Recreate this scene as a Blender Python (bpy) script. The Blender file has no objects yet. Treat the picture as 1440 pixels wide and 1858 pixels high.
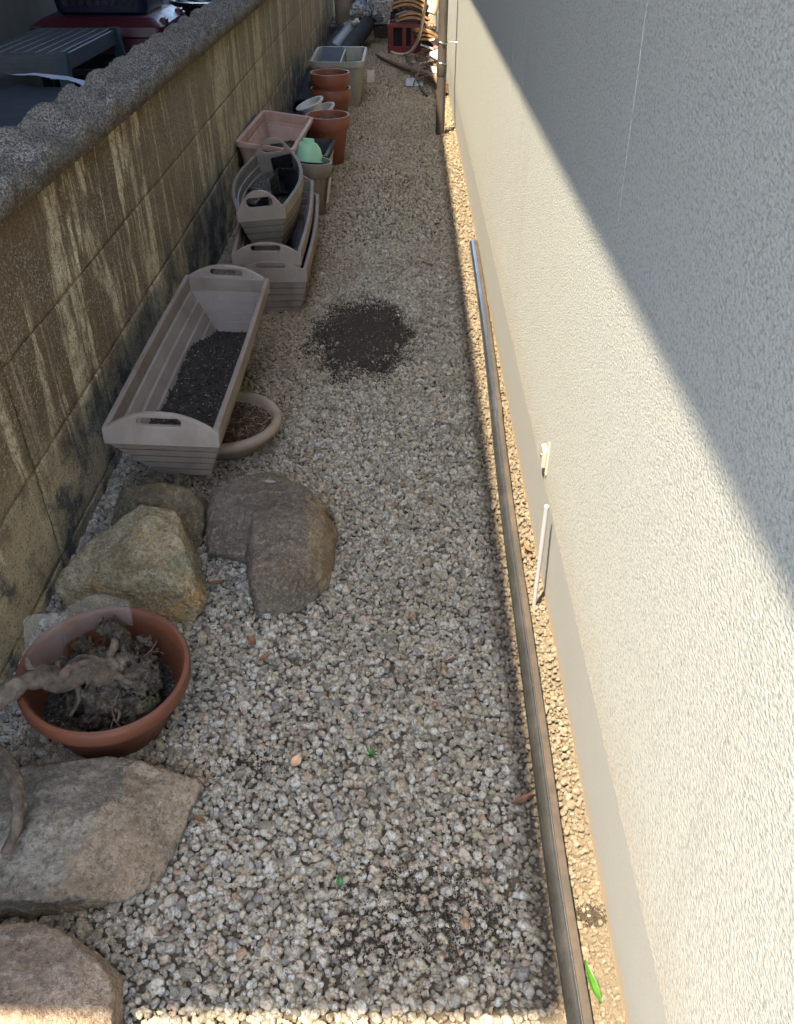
import bpy, bmesh, math, random
from mathutils import Vector, Matrix, Euler, noise
R = math.radians
rnd = random.Random(7)
sc = bpy.context.scene
COL = sc.collection

# ------------------------------------------------------------------ camera
cam = bpy.data.cameras.new('camera')
cam.sensor_fit = 'HORIZONTAL'; cam.sensor_width = 36; cam.lens = 38.0
cam.clip_start = 0.02; cam.clip_end = 400
co = bpy.data.objects.new('camera', cam); COL.objects.link(co)
co.location = (0, 0, 1.6)
co.rotation_euler = (R(90 - 36.97), 0, R(0.57))
sc.camera = co

# ------------------------------------------------------------------ light
SUN = Vector((1.0, 1.5, -3.8))
w = bpy.data.worlds.new('World'); sc.world = w; w.use_nodes = True
nt = w.node_tree; nt.nodes.clear()
sky = nt.nodes.new('ShaderNodeTexSky'); sky.sky_type = 'NISHITA'; sky.sun_disc = False
sky.sun_elevation = math.atan2(3.8, math.hypot(1, 1.5)); sky.sun_rotation = math.atan2(-1.0, -1.5)
sky.air_density = 1.0; sky.dust_density = 1.0
bg = nt.nodes.new('ShaderNodeBackground'); bg.inputs[1].default_value = 0.15
wo = nt.nodes.new('ShaderNodeOutputWorld')
nt.links.new(sky.outputs[0], bg.inputs[0]); nt.links.new(bg.outputs[0], wo.inputs[0])
sl = bpy.data.lights.new('sun', 'SUN'); sl.energy = 3.5; sl.angle = R(0.5); sl.color = (1.0, 0.85, 0.61)
so = bpy.data.objects.new('sun', sl); COL.objects.link(so)
so.rotation_euler = SUN.to_track_quat('-Z', 'Y').to_euler(); so.location = (-1, -1.5, 6)
sc.view_settings.view_transform = 'Standard'; sc.view_settings.look = 'None'
sc.view_settings.gamma = 1; sc.view_settings.use_curve_mapping = False
sc.view_settings.exposure = 2.75
sc.cycles.max_bounces = 8; sc.cycles.diffuse_bounces = 5; sc.cycles.transparent_max_bounces = 12
sc.cycles.caustics_reflective = False; sc.cycles.caustics_refractive = False

# ------------------------------------------------------------------ materials
class N:
    """small node helper"""
    def __init__(s, name):
        s.m = bpy.data.materials.new(name); s.m.use_nodes = True
        s.t = s.m.node_tree; s.b = s.t.nodes['Principled BSDF']; s.b.inputs['Roughness'].default_value = 0.9
        s.b.inputs['Specular IOR Level'].default_value = 0.3
        s.geo = None; s.tc = None
    def n(s, k, **kw):
        x = s.t.nodes.new(k)
        for a, b in kw.items(): setattr(x, a, b)
        return x
    def l(s, a, b): s.t.links.new(a, b)
    def pos(s):
        if not s.geo: s.geo = s.n('ShaderNodeNewGeometry')
        return s.geo.outputs['Position']
    def oc(s):
        if not s.tc: s.tc = s.n('ShaderNodeTexCoord')
        return s.tc.outputs['Object']
    def mapped(s, src, sc=(1, 1, 1), loc=(0, 0, 0), rot=(0, 0, 0)):
        m = s.n('ShaderNodeMapping'); s.l(src, m.inputs[0])
        m.inputs['Scale'].default_value = sc; m.inputs['Location'].default_value = loc; m.inputs['Rotation'].default_value = rot
        return m.outputs[0]
    def noise(s, vec, scale=5, detail=4, rough=0.55, dist=0):
        x = s.n('ShaderNodeTexNoise'); s.l(vec, x.inputs['Vector'])
        x.inputs['Scale'].default_value = scale; x.inputs['Detail'].default_value = detail
        x.inputs['Roughness'].default_value = rough; x.inputs['Distortion'].default_value = dist
        return x.outputs['Fac']
    def voro(s, vec, scale=5, feat='F1', out='Distance'):
        x = s.n('ShaderNodeTexVoronoi'); x.feature = feat; s.l(vec, x.inputs['Vector']); x.inputs['Scale'].default_value = scale
        return x.outputs[out]
    def ramp(s, f, stops, interp='LINEAR'):
        x = s.n('ShaderNodeValToRGB'); s.l(f, x.inputs[0]); x.color_ramp.interpolation = interp
        e = x.color_ramp.elements
        while len(e) > 1: e.remove(e[-1])
        e[0].position = stops[0][0]; e[0].color = c4(stops[0][1])
        for p, c in stops[1:]:
            q = e.new(p); q.color = c4(c)
        return x.outputs[0]
    def mix(s, f, a, b, mode='MIX'):
        x = s.n('ShaderNodeMix'); x.data_type = 'RGBA'; x.blend_type = mode
        if isinstance(f, (int, float)): x.inputs[0].default_value = f
        else: s.l(f, x.inputs[0])
        for v, i in ((a, 6), (b, 7)):
            if isinstance(v, (tuple, list)): x.inputs[i].default_value = c4(v)
            else: s.l(v, x.inputs[i])
        return x.outputs[2]
    def math(s, op, a, b=0.0, clamp=False):
        x = s.n('ShaderNodeMath'); x.operation = op; x.use_clamp = clamp
        for v, i in ((a, 0), (b, 1)):
            if isinstance(v, (int, float)): x.inputs[i].default_value = v
            else: s.l(v, x.inputs[i])
        return x.outputs[0]
    def bump(s, h, dist=0.002, strength=1.0):
        x = s.n('ShaderNodeBump'); x.inputs['Distance'].default_value = dist; x.inputs['Strength'].default_value = strength
        s.l(h, x.inputs['Height'])
        p = s.b.inputs['Normal']
        if p.is_linked: s.l(p.links[0].from_socket, x.inputs['Normal'])
        s.l(x.outputs[0], p)
    def col(s, c): s.l(c, s.b.inputs['Base Color'])

def c4(c):
    if isinstance(c, (int, float)): return (c, c, c, 1)
    return (c[0], c[1], c[2], 1)

def plain(name, a, b=None, rough=0.6, scale=12, spec=0.4, bump=0.0008, bscale=60, grime=None, gamt=0.5, metal=0.0, gscale=7):
    s = N(name); o = s.oc()
    b = b or tuple(x * 0.7 for x in a)
    c = s.mix(s.ramp(s.noise(o, scale, 5, 0.62), [(0.35, 0), (0.68, 1)]), a, b)
    if grime:
        g = s.noise(s.mapped(o, (1, 1, 0.5)), gscale, 6, 0.7)
        c = s.mix(s.ramp(g, [(0.48, 0), (0.70, gamt)]), c, grime)
    s.col(c)
    rr = s.n('ShaderNodeMapRange'); s.l(s.noise(o, scale * 2, 3), rr.inputs[0])
    rr.inputs[3].default_value = max(0.05, rough - 0.12); rr.inputs[4].default_value = min(1, rough + 0.15)
    s.l(rr.outputs[0], s.b.inputs['Roughness'])
    s.b.inputs['Specular IOR Level'].default_value = spec; s.b.inputs['Metallic'].default_value = metal
    if bump: s.bump(s.noise(o, bscale, 4, 0.6), bump)
    return s.m

# gravel pebble: colour differs from stone to stone
def pebble_mat():
    s = N('pebble_stone'); o = s.oc()
    inf = s.n('ShaderNodeObjectInfo'); rd = inf.outputs['Random']
    c = s.ramp(rd, [(0.0, (.34, .32, .27)), (.12, (.58, .54, .46)), (.28, (.72, .69, .61)), (.42, (.56, .49, .38)), (.52, (.74, .71, .65)),
                    (.64, (.66, .58, .48)), (.72, (.50, .48, .45)), (.78, (.72, .64, .52)), (.87, (.60, .47, .39)), (.91, (.34, .33, .33)), (.94, (.77, .76, .73)), (.99, (.56, .38, .26))], 'CONSTANT')
    sp = s.noise(o, 0.9, 5, 0.75)
    c = s.mix(s.ramp(sp, [(.38, .8), (.52, 0)]), c, (.19, .16, .125))
    c = s.mix(s.ramp(s.voro(o, 2.6), [(.08, .45), (.20, 0)]), c, (.14, .12, .10))
    p = s.pos()
    d = s.noise(p, 2.2, 5, 0.65)
    d2 = s.noise(p, 9, 4, 0.7)
    dirt = s.math('MULTIPLY', s.ramp(d, [(.46, 0), (.70, .9)]), s.ramp(d2, [(.38, .1), (.62, .7)]))
    c = s.mix(dirt, c, (.33, .26, .175))
    # sandy brown belt along the planters and along the house foot
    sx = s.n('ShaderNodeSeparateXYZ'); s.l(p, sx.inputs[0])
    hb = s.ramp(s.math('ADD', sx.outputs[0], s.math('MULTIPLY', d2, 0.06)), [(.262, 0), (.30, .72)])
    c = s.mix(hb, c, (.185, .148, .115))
    rb = s.math('MULTIPLY', s.ramp(s.math('MULTIPLY', sx.outputs[0], -1.0), [(.20, 0), (.48, .6)]), s.ramp(s.math('MULTIPLY', sx.outputs[1], 0.1), [(.22, 0), (.32, 1)]))
    c = s.mix(rb, c, (.36, .26, .16))
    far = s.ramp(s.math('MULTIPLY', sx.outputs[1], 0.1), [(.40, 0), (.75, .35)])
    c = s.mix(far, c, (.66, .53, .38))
    # soil dust low in the gaps
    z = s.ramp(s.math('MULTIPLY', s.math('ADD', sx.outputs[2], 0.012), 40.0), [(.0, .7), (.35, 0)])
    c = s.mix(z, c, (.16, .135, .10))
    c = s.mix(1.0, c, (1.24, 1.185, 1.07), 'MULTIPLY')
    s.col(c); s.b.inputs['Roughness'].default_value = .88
    s.bump(s.noise(o, 3.0, 4, .7), 0.25, 0.7)
    return s.m

def ground_mat():
    s = N('packed_soil'); p = s.pos()
    s.col(s.mix(s.noise(p, 30, 5), (.06, .05, .04), (.16, .13, .09))); s.bump(s.noise(p, 120, 4), .004)
    return s.m

def block_mat(cop=False):
    s = N('weathered_coping' if cop else 'weathered_block'); p = s.pos()
    inf = s.n('ShaderNodeObjectInfo')
    st = s.noise(s.mapped(p, (1, 4.2, 0.5)), 1.0, 5, 0.66, 0.9)
    st2 = s.noise(s.mapped(p, (1, 30, 1.4), (3, 7, 1)), 1.0, 4, 0.6)
    dark = s.mix(s.noise(p, 3.5, 5, .65), (.066, .043, .023), (.20, .135, .066))
    sx = s.n('ShaderNodeSeparateXYZ'); s.l(p, sx.inputs[0])
    if not cop:
        near = s.ramp(s.math('MULTIPLY', sx.outputs[1], .1), [(.22, -.0), (.45, 1)])
        f = s.ramp(s.math('ADD', st, s.math('MULTIPLY', near, .045)), [(.545, 0), (.590, .85), (.70, 1)])
        f2 = s.math('MULTIPLY', s.ramp(st2, [(.55, 0), (.66, .8)]), s.ramp(s.noise(p, 1.7, 2), [(.4, .15), (.6, 1)]))
        brk = s.math('MULTIPLY', s.ramp(s.noise(p, 24, 5, .75), [(.36, .2), (.54, 1)]), s.ramp(s.noise(p, 150, 3, .7), [(.36, .35), (.55, 1)]))
        pale = s.mix(s.noise(p, 12, 4), (.86, .73, .47), (.64, .53, .32))
        c = s.mix(s.math('MULTIPLY', s.math('MAXIMUM', f, f2), brk), dark, pale)
        # green-yellow tone further down the passage
        yf = s.ramp(s.math('MULTIPLY', sx.outputs[1], .1), [(.28, 0), (.5, .5)])
        c = s.mix(yf, c, s.mix(st2, (.15, .125, .055), (.34, .29, .14)))
        # foot of the wall: sandy splash with damp black patches
        low = s.ramp(s.math('ADD', sx.outputs[2], s.math('MULTIPLY', s.noise(p, 4, 4), .35)), [(.36, .9), (.62, 0)])
        foot = s.mix(s.ramp(s.math('SUBTRACT', s.noise(p, 6, 5, .7), s.ramp(s.math('MULTIPLY', sx.outputs[1], .1), [(.17, 0), (.24, .10)])), [(.36, 0), (.50, 1)]), (.055, .055, .05), (.40, .31, .17))
        c = s.mix(low, c, foot)
        c = s.mix(s.math('MULTIPLY', s.math('SUBTRACT', inf.outputs['Random'], .2), .22, True), c, (.10, .08, .05))
    else:
        c = s.mix(s.ramp(s.noise(p, 135, 4, .8), [(.44, 0), (.62, 1)]), s.mix(s.noise(p, 9, 5, .7), (.05, .038, .026), (.10, .08, .06)), (.33, .30, .255))
        top = s.ramp(sx.outputs[2], [(.965, .72), (1.035, 0)])
        c = s.mix(top, c, (.12, .085, .045))
        c = s.mix(s.ramp(s.noise(p, 14, 5, .7), [(.54, 0), (.66, .8)]), c, (.06, .055, .045))
    g = s.voro(p, 240, 'F1', 'Color')
    gs = s.n('ShaderNodeSeparateColor'); s.l(g, gs.inputs[0])
    c = s.mix(s.math('MULTIPLY', s.ramp(gs.outputs[0], [(.78, 0), (.90, 1)]), s.ramp(s.noise(p, 6, 3), [(.35, .2), (.6, .8)])), c, (.36, .31, .23))
    c = s.mix(s.ramp(gs.outputs[1], [(.80, 0), (.9, .6)]), c, (.035, .03, .022))
    s.col(c); s.b.inputs['Roughness'].default_value = .95
    s.bump(s.noise(p, 7, 3), .006)
    s.bump(s.voro(p, 170), .006 if cop else .0022, 1.0)
    s.bump(s.noise(p, 330, 3, .7), .0028 if cop else .0012)
    return s.m

def stucco_mat():
    s = N('sprayed_stucco'); p = s.pos()
    c = s.mix(s.noise(p, 1.3, 4), (.372, .380, .356), (.350, .360, .344))
    c = s.mix(s.ramp(s.noise(s.mapped(p, (1, 3, .4)), 2, 4), [(.5, 0), (.8, .2)]), c, (.36, .35, .32))
    c = s.mix(s.ramp(s.noise(s.mapped(p, (1, .7, 1)), 190, 3, .65), [(.36, .6), (.52, 0)]), c, (.17, .175, .17))
    sz = s.n('ShaderNodeSeparateXYZ'); s.l(p, sz.inputs[0])
    c = s.mix(s.math('MULTIPLY', s.ramp(s.math('ADD', sz.outputs[2], s.math('MULTIPLY', s.noise(p, 5, 5, .7), .22)), [(.38, .55), (.56, 0)]), s.ramp(s.noise(p, 40, 4, .7), [(.35, .3), (.6, 1)])), c, (.29, .25, .19))
    c = s.mix(s.ramp(s.noise(s.mapped(p, (1, 9, .5), (5, 2, 1)), 1, 5, .6), [(.60, 0), (.70, .16)]), c, (.22, .22, .20))
    s.col(c); s.b.inputs['Roughness'].default_value = .8
    s.bump(s.noise(s.mapped(p, (1, .62, 1.15)), 205, 4, .60), .0036, 1.0)
    s.bump(s.noise(p, 420, 3, .6), .0004, 1.0)
    return s.m

def mortar_mat():
    s = N('foundation_mortar'); p = s.pos()
    c = s.mix(s.noise(p, 5, 5, .7), (.335, .335, .318), (.30, .30, .285))
    sx = s.n('ShaderNodeSeparateXYZ'); s.l(p, sx.inputs[0])
    c = s.mix(s.ramp(s.math('ADD', sx.outputs[2], s.math('MULTIPLY', s.noise(p, 14, 4), .08)), [(.045, .75), (.10, 0)]), c, (.42, .31, .19))
    g = s.voro(p, 420, 'F1', 'Color'); gs = s.n('ShaderNodeSeparateColor'); s.l(g, gs.inputs[0])
    c = s.mix(s.ramp(gs.outputs[0], [(.86, 0), (.95, .45)]), c, (.26, .24, .22))
    s.col(c); s.bump(s.noise(p, 260, 3, .7), .0008)
    return s.m

def rock_mat(name, a, b, rust, ramt, grain=(.5, .47, .4), gamt=.5, rot=(0, 0, .6), moss=None):
    s = N(name); p = s.oc()
    lay = s.noise(s.mapped(p, (1.0, 3.0, 6), (0, 0, 0), rot), 3.0, 6, .65, .6)
    c = s.mix(s.ramp(lay, [(.40, 0), (.58, 1)]), tuple(x * .72 for x in a), b)
    c = s.mix(s.ramp(s.noise(p, 4.5, 5, .6, .8), [(.50, 0), (.63, ramt)]), c, rust)
    if moss: c = s.mix(s.ramp(s.noise(s.mapped(p, loc=(4, 1, 2)), 6, 5, .7), [(.52, 0), (.62, .6)]), c, moss)
    v = s.voro(p, 190, 'F1', 'Color'); vs = s.n('ShaderNodeSeparateColor'); s.l(v, vs.inputs[0])
    c = s.mix(s.math('MULTIPLY', s.ramp(vs.outputs[0], [(.76, 0), (.92, gamt * .7)]), s.ramp(s.noise(p, 9, 3), [(.35, .3), (.6, 1)])), c, grain)
    c = s.mix(s.ramp(vs.outputs[1], [(.82, 0), (.95, .5)]), c, (.05, .045, .04))
    c = s.mix(s.ramp(s.noise(p, 85, 4, .8), [(.40, .55), (.55, 0)]), c, tuple(x * .40 for x in a))
    c = s.mix(s.ramp(s.noise(s.mapped(p, (1, 1, 1), (7, 3, 1)), 60, 4, .8), [(.54, 0), (.66, .5)]), c, grain)
    crack = s.voro(s.mapped(p, (1, 1.6, 1)), 5.5, 'DISTANCE_TO_EDGE')
    c = s.mix(s.math('MULTIPLY', s.ramp(s.math('ADD', crack, s.math('MULTIPLY', s.noise(p, 12, 4), .14)), [(.055, .5), (.075, 0)]), s.ramp(s.noise(p, 7, 2), [(.45, 0), (.6, 1)])), c, (.06, .05, .04))
    s.col(c); s.b.inputs['Roughness'].default_value = .88
    s.bump(s.noise(p, 22, 6, .75), .014, .9); s.bump(s.noise(p, 130, 4, .75), .0045)
    return s.m

def soil_mat(name='potting_soil', a=(.020, .0155, .012), b=(.062, .048, .036), speck=.972):
    s = N(name); p = s.pos()
    c = s.mix(s.noise(p, 45, 5, .7), a, b)
    v = s.voro(p, 190, 'F1', 'Color'); vs = s.n('ShaderNodeSeparateColor'); s.l(v, vs.inputs[0])
    c = s.mix(s.ramp(vs.outputs[0], [(speck, 0), (speck + .03, .8)]), c, (.42, .39, .34))
    s.col(c); s.bump(s.noise(p, 110, 5, .7), .010)
    return s.m

M = {}
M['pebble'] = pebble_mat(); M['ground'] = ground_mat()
M['block'] = block_mat(); M['coping'] = block_mat(True)
M['core'] = plain('old_mortar', (.12, .10, .07), (.055, .045, .03), .95, 8)
M['stucco'] = stucco_mat(); M['mortar'] = mortar_mat()
M['taupe'] = plain('taupe_plastic', (.185, .142, .110), (.235, .19, .152), .6, 7, grime=(.135, .10, .072), gamt=.8, bump=.0006, bscale=90)
M['taupe_pale'] = plain('faded_taupe_plastic', (.27, .225, .192), (.20, .162, .134), .65, 7, grime=(.15, .11, .08), gamt=.6)
M['taupe_brown'] = plain('brown_taupe_plastic', (.175, .135, .105), (.225, .18, .145), .6, 7, grime=(.11, .08, .06), gamt=.8)
M['moss_plastic'] = plain('algae_plastic', (.37, .35, .20), (.30, .26, .19), .6, 6, grime=(.20, .18, .10))
M['beige'] = plain('beige_plastic', (.30, .225, .155), (.22, .165, .115), .6, 9, grime=(.17, .12, .08), gamt=.6)
M['grey_beige'] = plain('grey_beige_plastic', (.28, .26, .205), (.22, .205, .16), .55, 9, grime=(.17, .15, .10), gamt=.6)
M['pink'] = plain('faded_pink_plastic', (.40, .245, .175), (.30, .18, .13), .6, 8, grime=(.20, .12, .085), gamt=.6)
M['terra'] = plain('terracotta_plastic', (.20, .056, .025), (.16, .046, .021), .5, 7, grime=(.12, .05, .033), gamt=.5)
M['terra_dark'] = plain('terracotta_bowl', (.145, .048, .022), (.115, .040, .019), .48, 5, grime=(.10, .04, .028), gamt=.5)
M['white_pl'] = plain('white_plastic', (.50, .485, .44), (.43, .415, .37), .45, 9, grime=(.38, .34, .26))
M['green_pl'] = plain('mint_plastic', (.22, .44, .26), (.26, .47, .31), .4, 9, grime=(.26, .36, .20), gamt=.4)
M['black_pl'] = plain('black_plastic', (.010, .010, .012), (.02, .02, .022), .22, 9, spec=.5, bump=0)
M['dark_pl'] = plain('dark_grey_plastic', (.012, .0125, .0135), (.02, .019, .018), .55, 9, grime=(.05, .042, .032), gamt=.35)
M['dark_taupe'] = plain('dark_taupe_plastic', (.15, .122, .092), (.115, .092, .07), .55, 9, grime=(.2, .17, .12))
def algae_mat():
    m = plain('taupe_plastic_algae', (.185, .142, .110), (.235, .19, .152), .6, 7, grime=(.135, .10, .072), gamt=.8, bump=.0006)
    nt = m.node_tree; b = nt.nodes['Principled BSDF']; src = b.inputs['Base Color'].links[0].from_socket
    tc = nt.nodes.new('ShaderNodeTexCoord'); sx = nt.nodes.new('ShaderNodeSeparateXYZ'); nt.links.new(tc.outputs['Object'], sx.inputs[0]); sn = nt.nodes.new('ShaderNodeSeparateXYZ'); nt.links.new(tc.outputs['Normal'], sn.inputs[0])
    def mr(sock, a, b_):
        r = nt.nodes.new('ShaderNodeMapRange'); r.clamp = True; nt.links.new(sock, r.inputs[0]); r.inputs[1].default_value = a; r.inputs[2].default_value = b_; return r.outputs[0]
    nz = nt.nodes.new('ShaderNodeTexNoise'); nz.inputs['Scale'].default_value = 7; nz.inputs['Detail'].default_value = 5; nt.links.new(tc.outputs['Object'], nz.inputs['Vector'])
    f = None
    for s_ in (mr(sx.outputs[1], -.15, .15), mr(sx.outputs[2], .175, .15), mr(sx.outputs[0], .07, .09), mr(sn.outputs[0], .4, .6), mr(nz.outputs['Fac'], .3, .5)):
        if f is None: f = s_
        else:
            x = nt.nodes.new('ShaderNodeMath'); x.operation = 'MULTIPLY'; nt.links.new(f, x.inputs[0]); nt.links.new(s_, x.inputs[1]); f = x.outputs[0]
    mx = nt.nodes.new('ShaderNodeMix'); mx.data_type = 'RGBA'; nt.links.new(f, mx.inputs[0]); nt.links.new(src, mx.inputs[6]); mx.inputs[7].default_value = (.34, .33, .17, 1)
    nt.links.new(mx.outputs[2], b.inputs['Base Color']); return m
M['taupe_algae'] = algae_mat()
M['soil'] = soil_mat(); M['soil_spill'] = soil_mat('spilled_soil_grain', (.032, .025, .018), (.105, .082, .058), .95); M['soil_brown'] = soil_mat('dry_brown_soil', (.04, .026, .015), (.12, .078, .045), .97)
M['soil_grey'] = soil_mat('grey_soil', (.05, .042, .033), (.13, .115, .09), .93)
M['pipe_brown'] = plain('brown_downpipe', (.060, .050, .043), (.050, .042, .036), .4, 6, grime=(.16, .13, .11), gamt=.4)
M['steel'] = plain('steel_wire', (.6, .6, .58), (.5, .5, .5), .3, metal=1)
M['gloss_grey'] = plain('glossy_dark_grey', (.022, .022, .021), (.014, .014, .014), .2, 30, spec=.9, bump=.0003, bscale=18, grime=(.08, .075, .07), gamt=.25)
M['flat_brown'] = plain('dull_brown', (.042, .035, .030), (.03, .025, .021), .6, 14, grime=(.10, .07, .05), gamt=.6)
M['pvc'] = plain('pale_pvc', (.33, .315, .315), (.29, .275, .275), .5, 9)
M['cream_box'] = plain('cream_plastic_cover', (.32, .30, .25), (.29, .27, .22), .6, 14)
M['net'] = None
M['wood_grey'] = plain('weathered_wood', (.115, .082, .056), (.035, .026, .018), .9, 40, bump=.008, bscale=70, grime=(.32, .26, .19))
M['wood_stick'] = plain('stick_bark', (.16, .10, .06), (.09, .06, .04), .9, 24, bump=.004, bscale=60, grime=(.25, .18, .11))
M['wood_green'] = plain('mossy_stick_bark', (.07, .075, .045), (.05, .045, .03), .9, 24, bump=.004, bscale=60)
M['rootball'] = rock_mat('clotted_root_soil', (.030, .022, .015), (.105, .08, .053), (.020, .015, .010), .9, (.24, .20, .15), .5, moss=(.15, .14, .06))
M['matte_black'] = plain('matte_black_plastic', (.012, .012, .012), (.02, .019, .018), .85, 9, spec=.15, grime=(.045, .04, .032), gamt=.4)
M['leaf_brown'] = plain('dry_leaf', (.20, .085, .045), (.12, .06, .035), .8, 30)
M['leaf_tan'] = plain('pale_dry_leaf', (.55, .36, .20), (.45, .28, .15), .8, 30)
M['leaf_grey'] = plain('grey_dry_leaf', (.30, .25, .21), (.24, .20, .17), .8, 30)
M['leaf_green'] = plain('green_leaf', (.03, .09, .012), (.05, .125, .018), .35, 30)
M['leaf_dkgreen'] = plain('dark_green_leaf', (.03, .12, .03), (.05, .16, .04), .4, 30)
M['alu'] = plain('aluminium', (.085, .09, .10), (.065, .07, .08), .42, 20, metal=.5, bump=.0003)
M['teal'] = plain('teal_plastic', (.007, .02, .027), (.012, .028, .035), .5, 20, grime=(.05, .055, .05))
M['maroon'] = plain('maroon_plastic', (.048, .004, .009), (.04, .004, .008), .4, 6)
M['navy'] = plain('navy_plastic', (.004, .006, .018), (.006, .008, .024), .45, 6)
M['slate'] = plain('slate_blue_cloth', (.016, .023, .034), (.013, .019, .028), .8, 4)
M['cloth'] = plain('white_cloth', (.34, .38, .45), (.27, .31, .38), .85, 4)
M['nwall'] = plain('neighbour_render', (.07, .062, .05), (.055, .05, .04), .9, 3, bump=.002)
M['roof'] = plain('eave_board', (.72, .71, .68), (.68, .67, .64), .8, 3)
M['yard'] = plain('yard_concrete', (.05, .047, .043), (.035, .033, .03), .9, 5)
M['fore'] = plain('pale_bounce_gravel', (.55, .50, .42), (.45, .41, .34), .9, 40)
M['red'] = plain('red_crate_plastic', (.17, .011, .008), (.13, .008, .006), .4, 8, grime=(.14, .03, .02))
M['tile'] = plain('orange_roof_tile', (.34, .19, .085), (.28, .15, .07), .7, 9, grime=(.17, .11, .07), gamt=.7)
M['cream_pipe'] = plain('cream_hose', (.50, .42, .32), (.42, .35, .26), .5, 9)
M['plaster'] = plain('white_plaster', (.62, .58, .54), (.50, .44, .40), .9, 9)
M['pinkish'] = plain('pink_plastic_scrap', (.60, .15, .20), (.5, .12, .16), .6, 9)
M['green_stool'] = plain('dark_green_plastic', (.03, .055, .035), (.045, .07, .045), .5, 9)
M['bag'] = plain('white_bag_film', (.36, .36, .35), (.24, .23, .21), .5, 14, bump=.006, bscale=30)
M['blue_tarp'] = plain('grey_blue_tarp', (.20, .22, .26), (.14, .16, .20), .6, 9, bump=.004, bscale=20)
M['brown_board'] = plain('dark_brown_board', (.035, .02, .014), (.05, .03, .02), .7, 9)
M['dirt_heap'] = soil_mat('heap_soil', (.10, .07, .045), (.26, .18, .11), .85)
M['fence'] = plain('pale_fence', (.45, .43, .38), (.38, .36, .32), .8, 9)
M['rockA'] = rock_mat('dark_grey_rock', (.15, .112, .078), (.185, .145, .102), (.17, .115, .068), .5, (.36, .31, .25), .45, (0, 0, 1.0))
M['rockA2'] = rock_mat('tan_broken_rock_face', (.25, .18, .10), (.29, .21, .125), (.22, .15, .08), .5, (.34, .28, .2), .4)
M['rockB'] = rock_mat('yellow_granite_rock', (.27, .20, .10), (.39, .315, .18), (.34, .18, .05), .8, (.46, .42, .32), .7, (0, .2, -.8), moss=(.17, .18, .11))
M['rockC'] = rock_mat('rusty_brown_rock', (.22, .165, .09), (.13, .105, .07), (.34, .18, .05), .9, (.38, .33, .24), .4, (.3, 0, -.8), moss=(.10, .11, .06))
M['rockD'] = rock_mat('layered_grey_rock', (.20, .17, .125), (.29, .245, .18), (.32, .21, .11), .6, (.38, .35, .28), .5, (0, 0, -.9), moss=(.14, .16, .12))
M['rockD2'] = rock_mat('brown_grainy_rock_face', (.28, .205, .13), (.35, .265, .18), (.34, .21, .10), .5, (.36, .31, .24), .6)
M['rockE'] = rock_mat('pinkish_brown_rock', (.31, .225, .155), (.38, .285, .20), (.34, .20, .09), .6, (.45, .40, .33), .3, (0, 0, .3))
def net_mat():
    s = N('plastic_netting'); p = s.oc()
    s.b.inputs['Base Color'].default_value = (.40, .41, .37, 1); s.b.inputs['Roughness'].default_value = .45
    wv = []
    for ax in (0, 1):
        x = s.n('ShaderNodeTexWave'); x.bands_direction = 'XY'[ax]; x.inputs['Scale'].default_value = 110 if ax == 0 else 110
        s.l(s.tc.outputs['UV'], x.inputs['Vector']); wv.append(x.outputs['Fac'])
    h = s.ramp(s.math('MAXIMUM', wv[0], wv[1]), [(.45, .05), (.9, .24)])
    s.l(h, s.b.inputs['Alpha'])
    return s.m
M['net'] = net_mat()

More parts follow.
